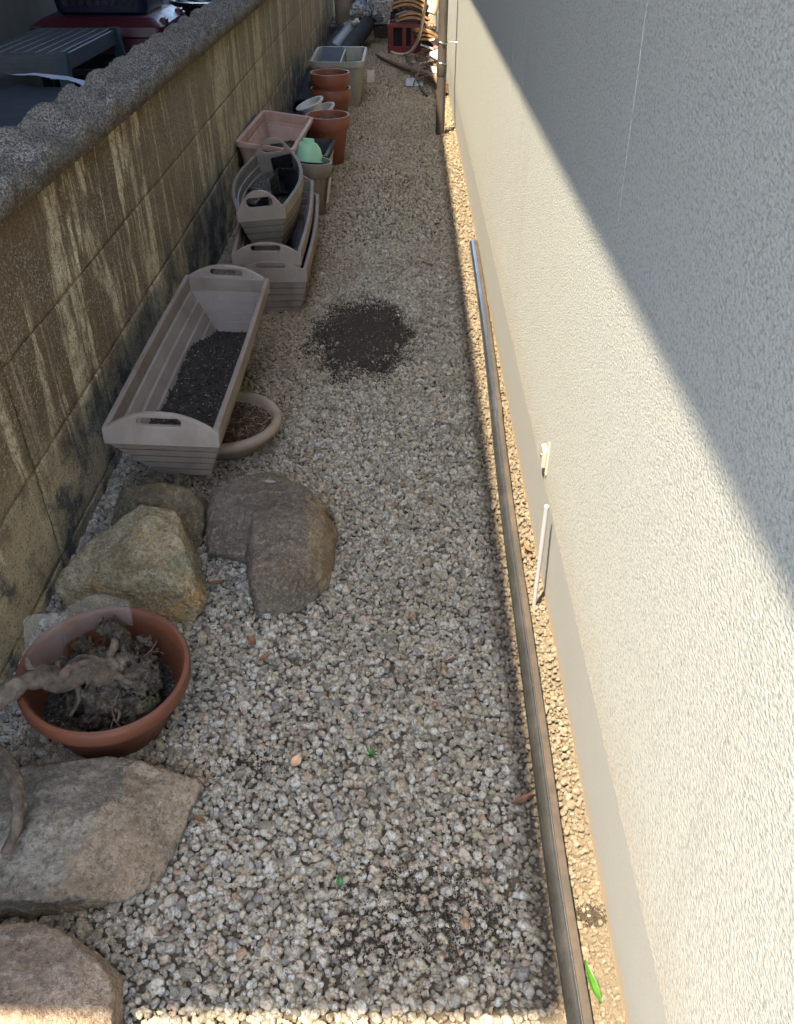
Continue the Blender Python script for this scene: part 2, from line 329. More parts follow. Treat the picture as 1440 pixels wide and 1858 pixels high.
# ------------------------------------------------------------------ mesh helpers
def V(*a): return Vector(a)
class MB:
    def __init__(s): s.v = []; s.f = []; s.uv = None
    def add(s, vs, fs):
        k = len(s.v); s.v += [tuple(v) for v in vs]; s.f += [tuple(i + k for i in f) for f in fs]; return s
    def box(s, x0, x1, y0, y1, z0, z1, ch=0.0, mtx=None):
        if ch <= 0:
            vs = [(x, y, z) for z in (z0, z1) for y in (y0, y1) for x in (x0, x1)]
            fs = [(0, 2, 3, 1), (4, 5, 7, 6), (0, 1, 5, 4), (2, 6, 7, 3), (0, 4, 6, 2), (1, 3, 7, 5)]
        else:
            bm = bmesh.new(); bmesh.ops.create_cube(bm, size=1)
            for v in bm.verts: v.co = V((x0 + x1) / 2 + v.co.x * (x1 - x0), (y0 + y1) / 2 + v.co.y * (y1 - y0), (z0 + z1) / 2 + v.co.z * (z1 - z0))
            bmesh.ops.bevel(bm, geom=bm.edges[:], offset=ch, segments=1, affect='EDGES')
            bm.verts.index_update()
            vs = [v.co.copy() for v in bm.verts]; fs = [tuple(v.index for v in f.verts) for f in bm.faces]; bm.free()
        if mtx: vs = [mtx @ V(*v) for v in vs]
        return s.add(vs, fs)
    def loft(s, rings, cap0=True, cap1=True, closed=True):
        n = len(rings[0]); k = len(s.v)
        for r in rings: s.v += [tuple(p) for p in r]
        for i in range(len(rings) - 1):
            for j in range(n if closed else n - 1):
                a = k + i * n + j; b = k + i * n + (j + 1) % n
                s.f.append((a, b, b + n, a + n))
        if cap0: s.f.append(tuple(k + j for j in reversed(range(n))))
        if cap1: s.f.append(tuple(k + (len(rings) - 1) * n + j for j in range(n)))
        return s
    def lathe(s, prof, n=40, c=(0, 0, 0), mtx=None, cap0=False, cap1=False):
        rings = [[V(c[0] + r * math.cos(2 * math.pi * j / n), c[1] + r * math.sin(2 * math.pi * j / n), c[2] + z) for j in range(n)] for r, z in prof]
        if mtx: rings = [[mtx @ p for p in r] for r in rings]
        return s.loft(rings, cap0, cap1)
    def tube(s, pts, rad, n=10, caps=True, wob=0.0):
        pts = [V(*p) for p in pts]; rings = []
        if isinstance(rad, (int, float)): rad = [rad] * len(pts)
        up = V(0, 0, 1)
        for i, p in enumerate(pts):
            d = (pts[min(i + 1, len(pts) - 1)] - pts[max(i - 1, 0)]).normalized()
            if abs(d.dot(up)) > .95: up = V(1, 0, 0)
            a = d.cross(up).normalized(); b = a.cross(d).normalized()
            up = b
            rings.append([p + (a * math.cos(2 * math.pi * j / n) + b * math.sin(2 * math.pi * j / n)) * rad[i] * (1 + (wob * (noise.noise(p * 40 + V(j * 1.3, 0, 0))) if wob else 0)) for j in range(n)])
        return s.loft(rings, caps, caps)
    def grid(s, nx, ny, fn):
        k = len(s.v)
        for j in range(ny + 1):
            for i in range(nx + 1): s.v.append(tuple(fn(i / nx, j / ny)))
        for j in range(ny):
            for i in range(nx):
                a = k + j * (nx + 1) + i; s.f.append((a, a + 1, a + nx + 2, a + nx + 1))
        return s
    def mesh(s, name, mat, smooth=None):
        me = bpy.data.meshes.new(name); me.from_pydata(s.v, [], s.f); me.validate()
        bm = bmesh.new(); bm.from_mesh(me); bmesh.ops.recalc_face_normals(bm, faces=bm.faces[:]); bm.to_mesh(me); bm.free()
        if mat:
            for m in (mat if isinstance(mat, list) else [mat]): me.materials.append(m)
        if smooth is not None:
            me.polygons.foreach_set('use_smooth', [True] * len(me.polygons)); me.set_sharp_from_angle(angle=R(smooth))
        return me
    def obj(s, name, mat, parent=None, loc=(0, 0, 0), rot=(0, 0, 0), smooth=35):
        return link(name, s.mesh(name, mat, smooth), parent, loc, rot)

def link(name, me, parent=None, loc=(0, 0, 0), rot=(0, 0, 0)):
    o = bpy.data.objects.new(name, me); COL.objects.link(o); o.location = loc; o.rotation_euler = rot
    if parent: o.parent = parent
    return o
def tag(o, label=None, cat=None, group=None, kind=None):
    for k, v in (('label', label), ('category', cat), ('group', group), ('kind', kind)):
        if v: o[k] = v
    return o
def thing(name, label, cat, loc=(0, 0, 0), rot=(0, 0, 0), group=None):
    o = bpy.data.objects.new(name, None); COL.objects.link(o); o.location = loc; o.rotation_euler = rot; o.empty_display_size = .05
    return tag(o, label, cat, group)
def spline(pts, n=8):
    P = [V(*p) for p in pts]; P = [P[0] * 2 - P[1]] + P + [P[-1] * 2 - P[-2]]; out = []
    for i in range(1, len(P) - 2):
        for k in range(n):
            t = k / n; a, b, c, d = P[i - 1:i + 3]
            out.append(0.5 * ((2 * b) + (c - a) * t + (2 * a - 5 * b + 4 * c - d) * t * t + (-a + 3 * b - 3 * c + d) * t ** 3))
    out.append(P[-2]); return out
def lerp_list(a, n):
    return [a[min(int(t * (len(a) - 1)), len(a) - 2)] * (1 - (t * (len(a) - 1) - min(int(t * (len(a) - 1)), len(a) - 2))) + a[min(int(t * (len(a) - 1)), len(a) - 2) + 1] * (t * (len(a) - 1) - min(int(t * (len(a) - 1)), len(a) - 2)) for t in [i / (n - 1) for i in range(n)]]

def evaluated(o):
    dg = bpy.context.evaluated_depsgraph_get(); dg.update()
    me = bpy.data.meshes.new_from_object(o.evaluated_get(dg)); return me
def lump(hulls, voxel=.008, smooth=2, amp=.010, fs=14, amp2=.004, seed=0, flat=0.0, chips=0, chipd=.022):
    """convex hulls (lists of points) fused into one weathered solid"""
    bm = bmesh.new()
    for pts in hulls:
        b2 = bmesh.new(); vs = [b2.verts.new(p) for p in pts]
        r = bmesh.ops.convex_hull(b2, input=vs)
        bmesh.ops.delete(b2, geom=[g for g in r['geom_interior'] if isinstance(g, bmesh.types.BMVert)], context='VERTS')
        bmesh.ops.recalc_face_normals(b2, faces=b2.faces[:])
        t = bpy.data.meshes.new('t'); b2.to_mesh(t); b2.free(); bm.from_mesh(t); bpy.data.meshes.remove(t)
    t = bpy.data.meshes.new('t'); bm.to_mesh(t); bm.free()
    o = bpy.data.objects.new('t', t); COL.objects.link(o)
    m = o.modifiers.new('r', 'REMESH'); m.mode = 'VOXEL'; m.voxel_size = voxel
    m = o.modifiers.new('s', 'SMOOTH'); m.factor = .5; m.iterations = smooth
    me = evaluated(o); bpy.data.objects.remove(o)
    off = V(seed * 3.1, seed * 1.7, seed)
    if chips:
        q = random.Random(seed * 77 + 5); cc = sum((v.co for v in me.vertices), V(0, 0, 0)) / len(me.vertices)
        for _ in range(chips):
            n_ = V(q.gauss(0, 1), q.gauss(0, 1), abs(q.gauss(0, .8)) + .05).normalized()
            top = max(n_.dot(v.co - cc) for v in me.vertices); d_ = top - (q.uniform(.004, .5 * chipd) if _ % 3 else q.uniform(.5 * chipd, chipd))
            for v in me.vertices:
                k = n_.dot(v.co - cc)
                if k > d_: v.co -= n_ * (k - d_) * .92
        me.update()
    for v in me.vertices:
        p = v.co; n = v.normal
        d = amp * noise.fractal(p * fs + off, 1.0, 2.1, 4)
        d += amp2 * noise.fractal(p * 60 + off, 1.0, 2.0, 3)
        if flat:   # layered ledges
            h = p.z * flat + noise.noise(p * 5 + off) * 1.3 + p.x * 6
            d += .004 * (abs((h % 1) - .5) * 2 - .5)
        v.co = p + n * d
    me.update(); return me

# ------------------------------------------------------------------ scatter by geometry nodes
def proto_collection(name, n, fn, mat, smooth=60):
    c = bpy.data.collections.new(name)
    for i in range(n):
        me = fn(i); me.materials.append(mat)
        me.polygons.foreach_set('use_smooth', [True] * len(me.polygons))
        if smooth: me.set_sharp_from_angle(angle=R(smooth))
        c.objects.link(bpy.data.objects.new('%s_%02d' % (name, i), me))
    return c
def scatter(name, pts, coll, label=None, cat=None, parent=None):
    """pts: (loc, rot, scale, idx)"""
    me = bpy.data.meshes.new(name); me.from_pydata([p[0] for p in pts], [], [])
    a = me.attributes.new('rot', 'FLOAT_VECTOR', 'POINT'); a.data.foreach_set('vector', [x for p in pts for x in p[1]])
    a = me.attributes.new('scl', 'FLOAT_VECTOR', 'POINT'); a.data.foreach_set('vector', [x for p in pts for x in p[2]])
    a = me.attributes.new('idx', 'INT', 'POINT'); a.data.foreach_set('value', [p[3] for p in pts])
    o = link(name, me, parent)
    ng = bpy.data.node_groups.new(name + '_nodes', 'GeometryNodeTree')
    ng.interface.new_socket('Geometry', in_out='INPUT', socket_type='NodeSocketGeometry')
    ng.interface.new_socket('Geometry', in_out='OUTPUT', socket_type='NodeSocketGeometry')
    gi = ng.nodes.new('NodeGroupInput'); go = ng.nodes.new('NodeGroupOutput')
    iop = ng.nodes.new('GeometryNodeInstanceOnPoints')
    ci = ng.nodes.new('GeometryNodeCollectionInfo'); ci.inputs['Collection'].default_value = coll
    ci.inputs['Separate Children'].default_value = True; ci.inputs['Reset Children'].default_value = True
    def na(n, t):
        x = ng.nodes.new('GeometryNodeInputNamedAttribute'); x.data_type = t; x.inputs['Name'].default_value = n
        return [s for s in x.outputs if s.enabled and s.name == 'Attribute'][0]
    e = ng.nodes.new('FunctionNodeEulerToRotation'); L = ng.links.new
    L(na('rot', 'FLOAT_VECTOR'), e.inputs[0])
    L(gi.outputs[0], iop.inputs['Points']); L(ci.outputs[0], iop.inputs['Instance'])
    iop.inputs['Pick Instance'].default_value = True
    L(na('idx', 'INT'), iop.inputs['Instance Index']); L(e.outputs[0], iop.inputs['Rotation']); L(na('scl', 'FLOAT_VECTOR'), iop.inputs['Scale'])
    L(iop.outputs[0], go.inputs[0])
    m = o.modifiers.new('scatter', 'NODES'); m.node_group = ng
    return tag(o, label, cat, None, 'stuff')

def pebble_mesh(i):
    bm = bmesh.new(); bmesh.ops.create_icosphere(bm, subdivisions=3, radius=1)
    r = random.Random(i); off = V(i * 7.3, 1, 2)
    cuts = [(V(r.uniform(-1, 1), r.uniform(-1, 1), r.uniform(-1, 1)).normalized(), r.uniform(.55, .85)) for _ in range(7)]
    for v in bm.verts:
        p = v.co.copy()
        for n_, d in cuts:
            k = p.dot(n_)
            if k > d: p -= n_ * (k - d) * .82
        p += p.normalized() * .10 * noise.noise(p * 1.6 + off)
        p += p.normalized() * .05 * noise.noise(p * 4.5 + off)
        v.co = V(p.x * r.uniform(.98, 1.02), p.y, p.z)
    me = bpy.data.meshes.new('pebble'); bm.to_mesh(me); bm.free(); return me
def grain_mesh(i):
    bm = bmesh.new(); bmesh.ops.create_icosphere(bm, subdivisions=1, radius=1)
    r = random.Random(i + 50)
    for v in bm.verts: v.co *= r.uniform(.6, 1.15)
    me = bpy.data.meshes.new('grain'); bm.to_mesh(me); bm.free(); return me

# ================================================================== SETTING
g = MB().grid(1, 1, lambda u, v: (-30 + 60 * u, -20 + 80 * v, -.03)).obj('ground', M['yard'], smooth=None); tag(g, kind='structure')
g = MB().grid(30, 30, lambda u, v: (-6 + 12 * u, -10 + 9.1 * v, -.02)).obj('bounce_ground', M['fore'], smooth=None); tag(g, kind='structure')  # unseen ground behind the camera, added pale to bounce light into the passage
g = MB().grid(40, 200, lambda u, v: (-.985 + 1.40 * u, -1.2 + 17 * v, -.012 + .006 * noise.noise(V(u * 9, v * 90, 0)))).obj('path', M['ground']); tag(g, kind='structure')

# ------------------------------------------------------------------ gravel
def soilmask(x, y):
    dx = (x + .185) / .20; dy = (y - 3.40) / .36
    return 1 - math.sqrt(dx * dx + dy * dy) + .35 * noise.noise(V(x * 9, y * 6, 3)) + .18 * noise.noise(V(x * 30, y * 22, 3))
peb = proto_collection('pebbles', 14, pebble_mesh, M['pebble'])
pts = []
y = .42
r_ = random.Random(3)
while y < 14.5:
    step = .0123 if y < 4.6 else (.0165 if y < 8.5 else .022)
    x = -.98
    while x < .40:
        for layer in range(2 if y < 4.6 else 1):
            px = x + r_.uniform(-.6, .6) * step; py = y + r_.uniform(-.6, .6) * step
            if soilmask(px, py) > .12 and r_.random() < .72: continue
            s = r_.lognormvariate(math.log(.0068), .34); s = min(max(s, .0032), .0155)
            if y > 4.6: s *= 1.22
            if px > .26: s *= .72
            if soilmask(px, py) > .12: z_off = .006
            else: z_off = 0
            z = r_.uniform(-.010, .003) if layer == 0 else r_.uniform(-.014, -.004)
            z += .006 * noise.noise(V(px * 2.2, py * 2.2, 9)) + z_off
            pts.append(((px, py, z), (r_.uniform(0, 6.3), r_.uniform(0, 6.3), r_.uniform(0, 6.3)), (s * r_.uniform(.85, 1.3), s * r_.uniform(.8, 1.1), s * r_.uniform(.7, 1.0)), r_.randrange(14)))
        x += step
    y += step
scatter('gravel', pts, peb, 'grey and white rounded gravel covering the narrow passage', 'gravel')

# dark soil spilled on the gravel
gr_dark = proto_collection('soil_grains', 5, grain_mesh, M['soil'])
gr_spill = proto_collection('spill_grains', 5, grain_mesh, M['soil_spill'])
gr_grey = proto_collection('grey_grains', 5, grain_mesh, M['soil_grey'])
gr_brown = proto_collection('brown_grains', 5, grain_mesh, M['soil_brown'])
gr_white = proto_collection('white_grains', 3, grain_mesh, M['white_pl'])
def soil_spots():
    out = []
    while len(out) < 26000:
        x = r_.uniform(-.50, .12); yy = r_.uniform(2.85, 3.95); m = soilmask(x, yy)
        if m < -.3 or r_.random() > min(1, ((m + .32) * 1.25) ** 1.3): continue
        s = r_.uniform(.0011, .0034); z = .007 + .012 * max(0, min(1, m * 2)) + r_.uniform(-.004, .004)
        out.append(((x, yy, z), (r_.uniform(0, 6), r_.uniform(0, 6), 0), (s, s, s * .8), r_.randrange(5)))
    for cx, cy, n, rr in ((.02, .86, 2600, .12), (.10, .80, 1500, .07), (-.07, .76, 900, .05), (-.35, 1.16, 500, .05), (-.50, 1.9, 500, .09), (.362, .83, 700, .018)):
        for _ in range(n):
            x = r_.gauss(cx, rr * .8); yy = r_.gauss(cy, rr * .5); s = r_.uniform(.0009, .0026)
            out.append(((x, yy, r_.uniform(-.005, .005)), (r_.uniform(0, 6), r_.uniform(0, 6), 0), (s, s, s), r_.randrange(5)))
    return out
scatter('spilled_soil', soil_spots(), gr_spill, 'patch of black potting soil spilled on the gravel', 'soil')
def mound(u, v):
    x = -.185 + (u - .5) * .62; yy = 3.40 + (v - .5) * 1.05; m = soilmask(x, yy)
    return (x, yy, -.012 + .029 * min(1, max(0, m * 2.2 + .2)) + .003 * noise.noise(V(x * 60, yy * 60, 0)))
tag(MB().grid(70, 100, mound).obj('soil_mound', M['soil_spill']), 'low mound of dark soil in the middle of the passage', 'soil', None, 'stuff')
out = []
for _ in range(260):
    x = r_.uniform(-.40, .05); yy = r_.uniform(3.0, 3.8)
    if soilmask(x, yy) < .1: continue
    s = r_.uniform(.0014, .0035); out.append(((x, yy, .018), (r_.random() * 6, r_.random() * 6, 0), (s, s, s), r_.randrange(3)))
scatter('perlite_specks', out, gr_white, 'white perlite specks dotting the dark spilled soil', 'perlite')

# thin roots, needles and bits of straw lying in the gravel
lt = MB()
for _ in range(420):
    x = r_.uniform(-.9, .28); yy = .5 + 4.5 * r_.random() ** 1.5
    if r_.random() < .45: x = r_.gauss(-.42, .10); yy = r_.uniform(1.6, 3.2)
    L = r_.uniform(.015, .06); a = r_.uniform(0, 6.3); b = a + r_.uniform(-.9, .9)
    p0 = V(x, yy, .012); p1 = p0 + V(math.cos(a) * L / 2, math.sin(a) * L / 2, r_.uniform(0, .008)); p2 = p1 + V(math.cos(b) * L / 2, math.sin(b) * L / 2, -.004)
    lt.tube([p0, p1, p2], r_.uniform(.0004, .0009), 3, False)
tag(lt.obj('straw_litter', M['wood_stick'], smooth=None), 'thin dry roots and needles scattered over the gravel', 'litter', None, 'stuff')

# ------------------------------------------------------------------ block wall
wall = thing('concrete_block_wall', 'old stained concrete block wall with scalloped coping along the left side', 'wall', (-1.055, 0, 0))
Y0 = -.56; NB = 27
MB().box(-.065, .066, Y0 + .004, Y0 + .6 * NB - .004, -.25, .938).obj('mortar_core', M['core'], wall, smooth=None)
bmeshes = []
for q in range(4):
    def face(u, v):
        return None
    m = MB(); h = .2985; l = .591; nx, nz = 30, 16; rings = []
    # front skin with slightly uneven surface and eased edges, closed by a back box
    def fr(u, v, q=q):
        e = min(u, 1 - u) * l; f = min(v, 1 - v) * h; d = min(e, f)
        x = .075 - (.005 * max(0, 1 - d / .006)) + .0022 * noise.fractal(V(u * 6 + q * 9, v * 4, q), 1, 2, 3)
        x -= .0045 * max(0, noise.noise(V(u * 30 + q * 5, v * 14, q * 2)) - .25) * 2
        return (x, -l / 2 + l * u, v * h)
    us = [0, .006 / l] + [i / 26 for i in range(1, 26)] + [1 - .006 / l, 1]; vs = [0, .006 / h] + [i / 14 for i in range(1, 14)] + [1 - .006 / h, 1]
    k = 0
    for b in vs:
        for a in us: m.v.append(fr(a, b))
    w_ = len(us)
    for j in range(len(vs) - 1):
        for i in range(w_ - 1):
            a = j * w_ + i; m.f.append((a, a + 1, a + w_ + 1, a + w_))
    m.box(-.075, .0688, -l / 2, l / 2, 0, h)
    bmeshes.append(m.mesh('block', M['block'], 40))
for r in range(4):
    for c in range(NB):
        link('block', bmeshes[(r * 3 + c * 7) % 4], wall, (rnd.uniform(-.001, .001), Y0 + .3 + .6 * c, .648 - .3 * r))
copm = []
for q in range(3):
    def ch(u, v, q=q):
        yy = v * .6; x = u   # u 0 outer .. 1 inner
        ph = yy / .3 + .35 * (u - .5) + .06 * noise.noise(V(u * 3, v * 5, q * 4))
        r = (.5 + .5 * math.cos(2 * math.pi * ph))
        r = r ** 1.4
        so = 1 / (1 + math.exp((u - (.50 + .12 * noise.noise(V(v * 7, q, 1)))) * 13))
        h = .066 + (.010 + .021 * so) * r + .012 * so + .010 * noise.noise(V(v * 4, q * 3, u * 2))
        h -= .046 * (1 - so) * (1 - r) * math.exp(-((u - .72) / .22) ** 2)
        h -= .016 * math.exp(-(u / .12) ** 2) * r
        h += .026 * math.exp(-((u - .97) / .06) ** 2) * r ** 2.2
        h += .008 * noise.fractal(V(u * 5, yy * 17, q * 3), 1, 2, 4) + .0055 * noise.fractal(V(u * 34, yy * 160, q), 1, 2, 3)
        return h
    nx, ny = 26, 76
    m = MB(); k = 0; rows = []
    prof = [(-.094, -.0), (-.100, .35), (-.098, .85)]
    for j in range(ny + 1):
        v = j / ny; yy = v * .597; ring = []
        for i in range(0, 6):
            t = i / 6; h = ch(0, v) * t; ring.append((-.100 - .006 * math.sin(t * 3.1) + .004 * noise.noise(V(yy * 30, t * 4, q)), yy, h))
        for i in range(nx + 1):
            u = i / nx; ring.append((-.098 + .193 * u, yy, ch(u, v)))
        for i in range(5, -1, -1):
            t = i / 6; h = ch(1, v) * t
            lump_ = (.5 + .5 * math.cos(2 * math.pi * (yy / .3 + .175))) ** 3
            ring.append((.095 + .008 * math.sin(t * 3.1) + .010 * lump_ * t + .006 * noise.fractal(V(yy * 34, t * 4, q + 5), 1, 2, 3), yy, h))
        rows.append(ring)
    m.loft(rows, True, True)
    copm.append(m.mesh('coping_block', M['coping'], 70))
for c in range(NB):
    link('coping_block', copm[(c * 2) % 3], wall, (rnd.uniform(-.003, .003), Y0 + .0015 + .6 * c, .947), (0, 0, 0))

# ------------------------------------------------------------------ house on the right
house = thing('house', 'cream stucco house wall rising along the right side of the passage', 'house', (.38, 7, 0))
MB().box(0, .22, -7.5, 7.0, .30, 2.60).obj('stucco_wall', M['stucco'], house, smooth=None)
MB().loft([[V(x, y_, z) for x, y_ in ((x0, -7.5), (.21, -7.5), (.21, 7.0), (x0, 7.0))] for z, x0 in ((-.25, .02), (0, .017), (.2995, .0008))]).obj('foundation', M['mortar'], house, smooth=None)
MB().box(-.39, .30, -7.6, 7.2, 2.602, 2.70).obj('eave', M['roof'], house, smooth=None)
MB().box(-.414, -.392, -7.6, 7.2, 2.60, 2.72, .004).obj('fascia', M['roof'], house, smooth=None)
house_d = MB(); 
for yy, z0, z1 in ((1.50, 1.02, 2.5), (3.05, .98, 2.5), (3.37, .86, 1.2)):
    MB().tube([(-.0005, yy - 7 + .10 * (z - 1) * (1 if yy < 2 else .3), z) for z in (z0, z0 + .3, z1)], [.0002, .0009, .0009], 5).obj('wall_seam', M['stucco'], house)
# the neighbouring house: only its wall low down is in view; its eave throws the shade
nb = thing('neighbour_house', 'dull grey rendered wall of the house beyond the block wall', 'house', (-2.95, 6, 0))
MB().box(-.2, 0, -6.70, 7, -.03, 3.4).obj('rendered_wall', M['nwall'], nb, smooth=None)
MB().box(-.6, 2.325, -6.70, 7, 3.403, 3.50).obj('eave', M['roof'], nb, smooth=None)
MB().tube([V(.001, -.9, 1.6), V(.001, -.86, 1.3), V(.001, -.80, 1.1), V(.001, -.76, .8)], .003, 5).obj('wall_crack', M['core'], nb)

# ------------------------------------------------------------------ downpipe
dp = thing('downpipe', 'brown rain downpipe standing upright against the house foot', 'downpipe', (.268, 7.10, 0))
MB().lathe([(.035, -.03), (.035, .42)], 24, cap0=True, cap1=True).obj('lower_pipe', M['pipe_brown'], dp)
MB().lathe([(.0375, .418), (.0385, .42), (.0385, .50), (.035, .502), (.035, 2.5)], 24, cap0=True, cap1=True).obj('pipe', M['pipe_brown'], dp)
for z in (.505, .64):
    mb = MB(); mb.tube([(.040 * math.cos(t), .040 * math.sin(t), z + .006 * math.sin(t * 2)) for t in [i * math.pi / 10 for i in range(21)]], .0022, 6)
    if z > .6:
        mb.tube([(.036, 0, z), (.07, .01, z + .004), (.112, .0, z)], .0025, 6)
        mb.tube([(-.01, -.037, z), (.0, -.046, z - .006), (.012, -.038, z + .002), (.004, -.045, z + .006), (-.01, -.037, z)], .0025, 5)
    mb.obj('wire_band', M['steel'], dp)

# ------------------------------------------------------------------ edging pipe along the house foot
cpts = spline([(.370, 4.52, .030), (.365, 3.95, .026), (.358, 3.45, .026), (.350, 3.05, .026), (.338, 2.66, .027), (.324, 2.1, .026), (.318, 1.6, .026), (.313, 1.22, .026), (.308, .88, .026), (.309, .60, .026), (.31, .3, .026)], 6)
ed = thing('edging_strip', 'long glossy dark grey strip with brown side lying along the house foot', 'pipe')
def sect(pts, prof):
    rings = []
    for i, p in enumerate(pts):
        d = (pts[min(i + 1, len(pts) - 1)] - pts[max(i - 1, 0)]).normalized(); a = V(-d.y, d.x, 0).normalized()
        if a.x < 0: a = -a
        dent = .004 * math.exp(-((p.y - 2.74) / .05) ** 2)
        wv = .0012 * noise.noise(V(p.y * 7, 0, 2))
        rings.append([p + a * (x + dent * (1 if x > 0 else .3)) + V(0, 0, z + wv - dent) for x, z in prof])
    return rings
arc = [(-.021 * math.cos(t) * 1.05, .021 * math.sin(t)) for t in [i * math.pi / 2 / 7 for i in range(-5, 8)]]
MB().loft(sect(cpts, arc + [(.0015, .0225), (.003, .019), (.002, -.015)])).obj('metal_skin', M['gloss_grey'], ed, smooth=50)
MB().loft(sect(cpts, [(.0035, .0175), (.008, .0178), (.019, .0165), (.0205, .014), (.0205, -.022), (.0032, -.022)])).obj('brown_side', M['flat_brown'], ed, smooth=30)

MB().loft(sect(cpts, [(.0012 * math.cos(t) + .0, .0228 + .0016 * math.sin(t)) for t in [i * math.pi / 4 for i in range(8)]])).obj('highlight_line', M['steel'], ed, smooth=60)  # thin bright tube standing in for the sun glint along the strip's ridge
# stick, cover box on the house wall
st = thing('pvc_rod', 'short pale rod leaning upright against the house foot below the cover', 'rod')
MB().tube([(.362, 1.700, -.01), (.359, 1.69, .2), (.355, 1.675, .36)], [.0055, .0065, .0065], 12).obj('rod', M['pvc'], st)
bx = thing('wall_cover', 'small cream plastic cover with a screw on the house wall above the rod', 'cover', (.38, 1.88, .335))
MB().box(-.014, .0, -.020, .020, .012, .068, .003).obj('cover', M['cream_box'], bx)
MB().box(-.005, .001, -.034, -.024, .0, .100, .001).obj('cable_strip', M['cream_box'], bx)
MB().lathe([(.005, 0), (.005, .002), (.002, .003)], 12, cap1=True, mtx=Matrix.Translation((-.014, 0, .045)) @ Matrix.Rotation(R(-90), 4, 'Y')).obj('screw', M['steel'], bx)

# ================================================================== ROCKS
def rock(name, label, hulls, mat, faces=None, **k):
    me = lump(hulls, **k)
    c = sum((v.co for v in me.vertices), V(0, 0, 0)) / len(me.vertices); c.z = 0
    for v in me.vertices: v.co -= c
    me.materials.append(mat)
    if faces:
        me.materials.append(faces[1])
        for p in me.polygons:
            if faces[0](p.center + c, p.normal): p.material_index = 1
    me.polygons.foreach_set('use_smooth', [True] * len(me.polygons))
    o = link(name, me, None, c); tag(o, label, 'rock'); return o
rock('rock', 'dark grey-brown two-lobed rock with a tan broken corner on the gravel beside the planters', [
    [(-.616, 2.05, .09), (-.565, 2.11, .125), (-.414, 2.15, .14), (-.288, 2.075, .14), (-.23, 1.99, .12), (-.42, 1.925, .145), (-.575, 1.885, .03), (-.46, 1.85, .03), (-.58, 1.90, .0), (-.45, 1.86, 0), (-.3, 2.2, .0), (-.56, 2.2, 0), (-.21, 2.08, 0)],
    [(-.437, 1.925, .15), (-.312, 1.985, .15), (-.25, 2.0, .13), (-.40, 1.66, .11), (-.325, 1.655, .12), (-.45, 1.82, .07), (-.40, 1.645, .0), (-.285, 1.665, .0), (-.205, 1.77, .0), (-.198, 1.99, .03), (-.205, 1.84, .075), (-.225, 1.75, .06), (-.25, 2.1, 0), (-.44, 2.0, 0), (-.215, 1.96, .08), (-.262, 1.72, .13), (-.25, 1.90, .138)]],
    M['rockA'], (lambda p, n: (p.x + .12 * (p.y - 1.86)) > -.272 + .012 * noise.noise(p * 22) and n.x > .22 and p.y > 1.735 and p.y < 2.03, M['rockA2']), voxel=.0055, smooth=0, amp=.005, fs=10, amp2=.0035, seed=1, chips=26, chipd=.018)
rock('rock', 'yellow-grey granite rock behind the terracotta bowl, leaning on the block wall', [
    [(-.955, 1.74, .05), (-.965, 1.76, 0), (-.72, 1.925, .20), (-.645, 1.87, .195), (-.875, 1.79, .14), (-.57, 1.71, .13), (-.528, 1.64, .045), (-.572, 1.61, 0), (-.72, 1.62, .02), (-.87, 1.69, .12), (-.70, 1.69, .175), (-.60, 1.64, .10), (-.55, 1.78, 0), (-.63, 1.95, 0), (-.85, 1.93, 0), (-.9, 1.64, .0), (-.95, 1.68, .08)]],
    M['rockB'], voxel=.0055, smooth=0, amp=.007, fs=10, amp2=.004, seed=2, flat=18, chips=22, chipd=.020)
rock('rock', 'rusty brown rock tucked under the end of the near long planter', [
    [(-.88, 1.98, .07), (-.87, 2.06, .13), (-.72, 2.045, .17), (-.64, 2.045, .155), (-.60, 2.03, .08), (-.603, 1.925, .01), (-.89, 1.99, 0), (-.69, 1.955, .18), (-.76, 1.96, .16), (-.60, 2.14, 0), (-.86, 2.18, 0), (-.65, 1.90, .06), (-.80, 1.90, .0)]],
    M['rockC'], voxel=.0055, smooth=0, amp=.008, fs=10, amp2=.004, seed=3, flat=18, chips=14)
rock('rock', 'large flat slab rock with grey layered left half and brown grainy right half', [
    [(-.95, 1.09, .07), (-.728, 1.095, .10), (-.60, 1.118, .10), (-.552, 1.10, .095), (-.50, 1.092, .07), (-.431, 1.10, .055), (-.437, 1.06, .04), (-.458, .985, .02), (-.485, .875, .01), (-.525, .838, .03), (-.63, .807, .085), (-.737, .79, .09), (-.93, .80, .08), (-.70, .815, 0), (-.58, .85, 0), (-.93, .80, 0), (-.94, 1.12, 0), (-.45, 1.09, 0), (-.47, .90, 0), (-.62, .93, .125), (-.80, .95, .12)]],
    M['rockD'], (lambda p, n: p.x - .32 * (p.y - .95) > -.615 + .045 * noise.noise(p * 9) + .02 * noise.noise(p * 30) and n.z > .25, M['rockD2']), voxel=.0075, smooth=0, amp=.008, fs=10, amp2=.005, seed=4, flat=12, chips=20, chipd=.014)
rock('rock', 'pinkish brown flat rock in the bottom left corner, partly in sun', [
    [(-.93, .74, .12), (-.655, .75, .12), (-.578, .722, .12), (-.523, .70, .10), (-.492, .64, .10), (-.475, .52, .10), (-.60, .58, .14), (-.56, .46, .12), (-.93, .45, .13), (-.47, .58, 0), (-.5, .70, 0), (-.6, .76, 0), (-.93, .77, 0), (-.93, .4, 0), (-.48, .44, 0), (-.8, .65, .145)]],
    M['rockE'], voxel=.0075, smooth=0, amp=.006, fs=10, amp2=.004, seed=5, chips=14)

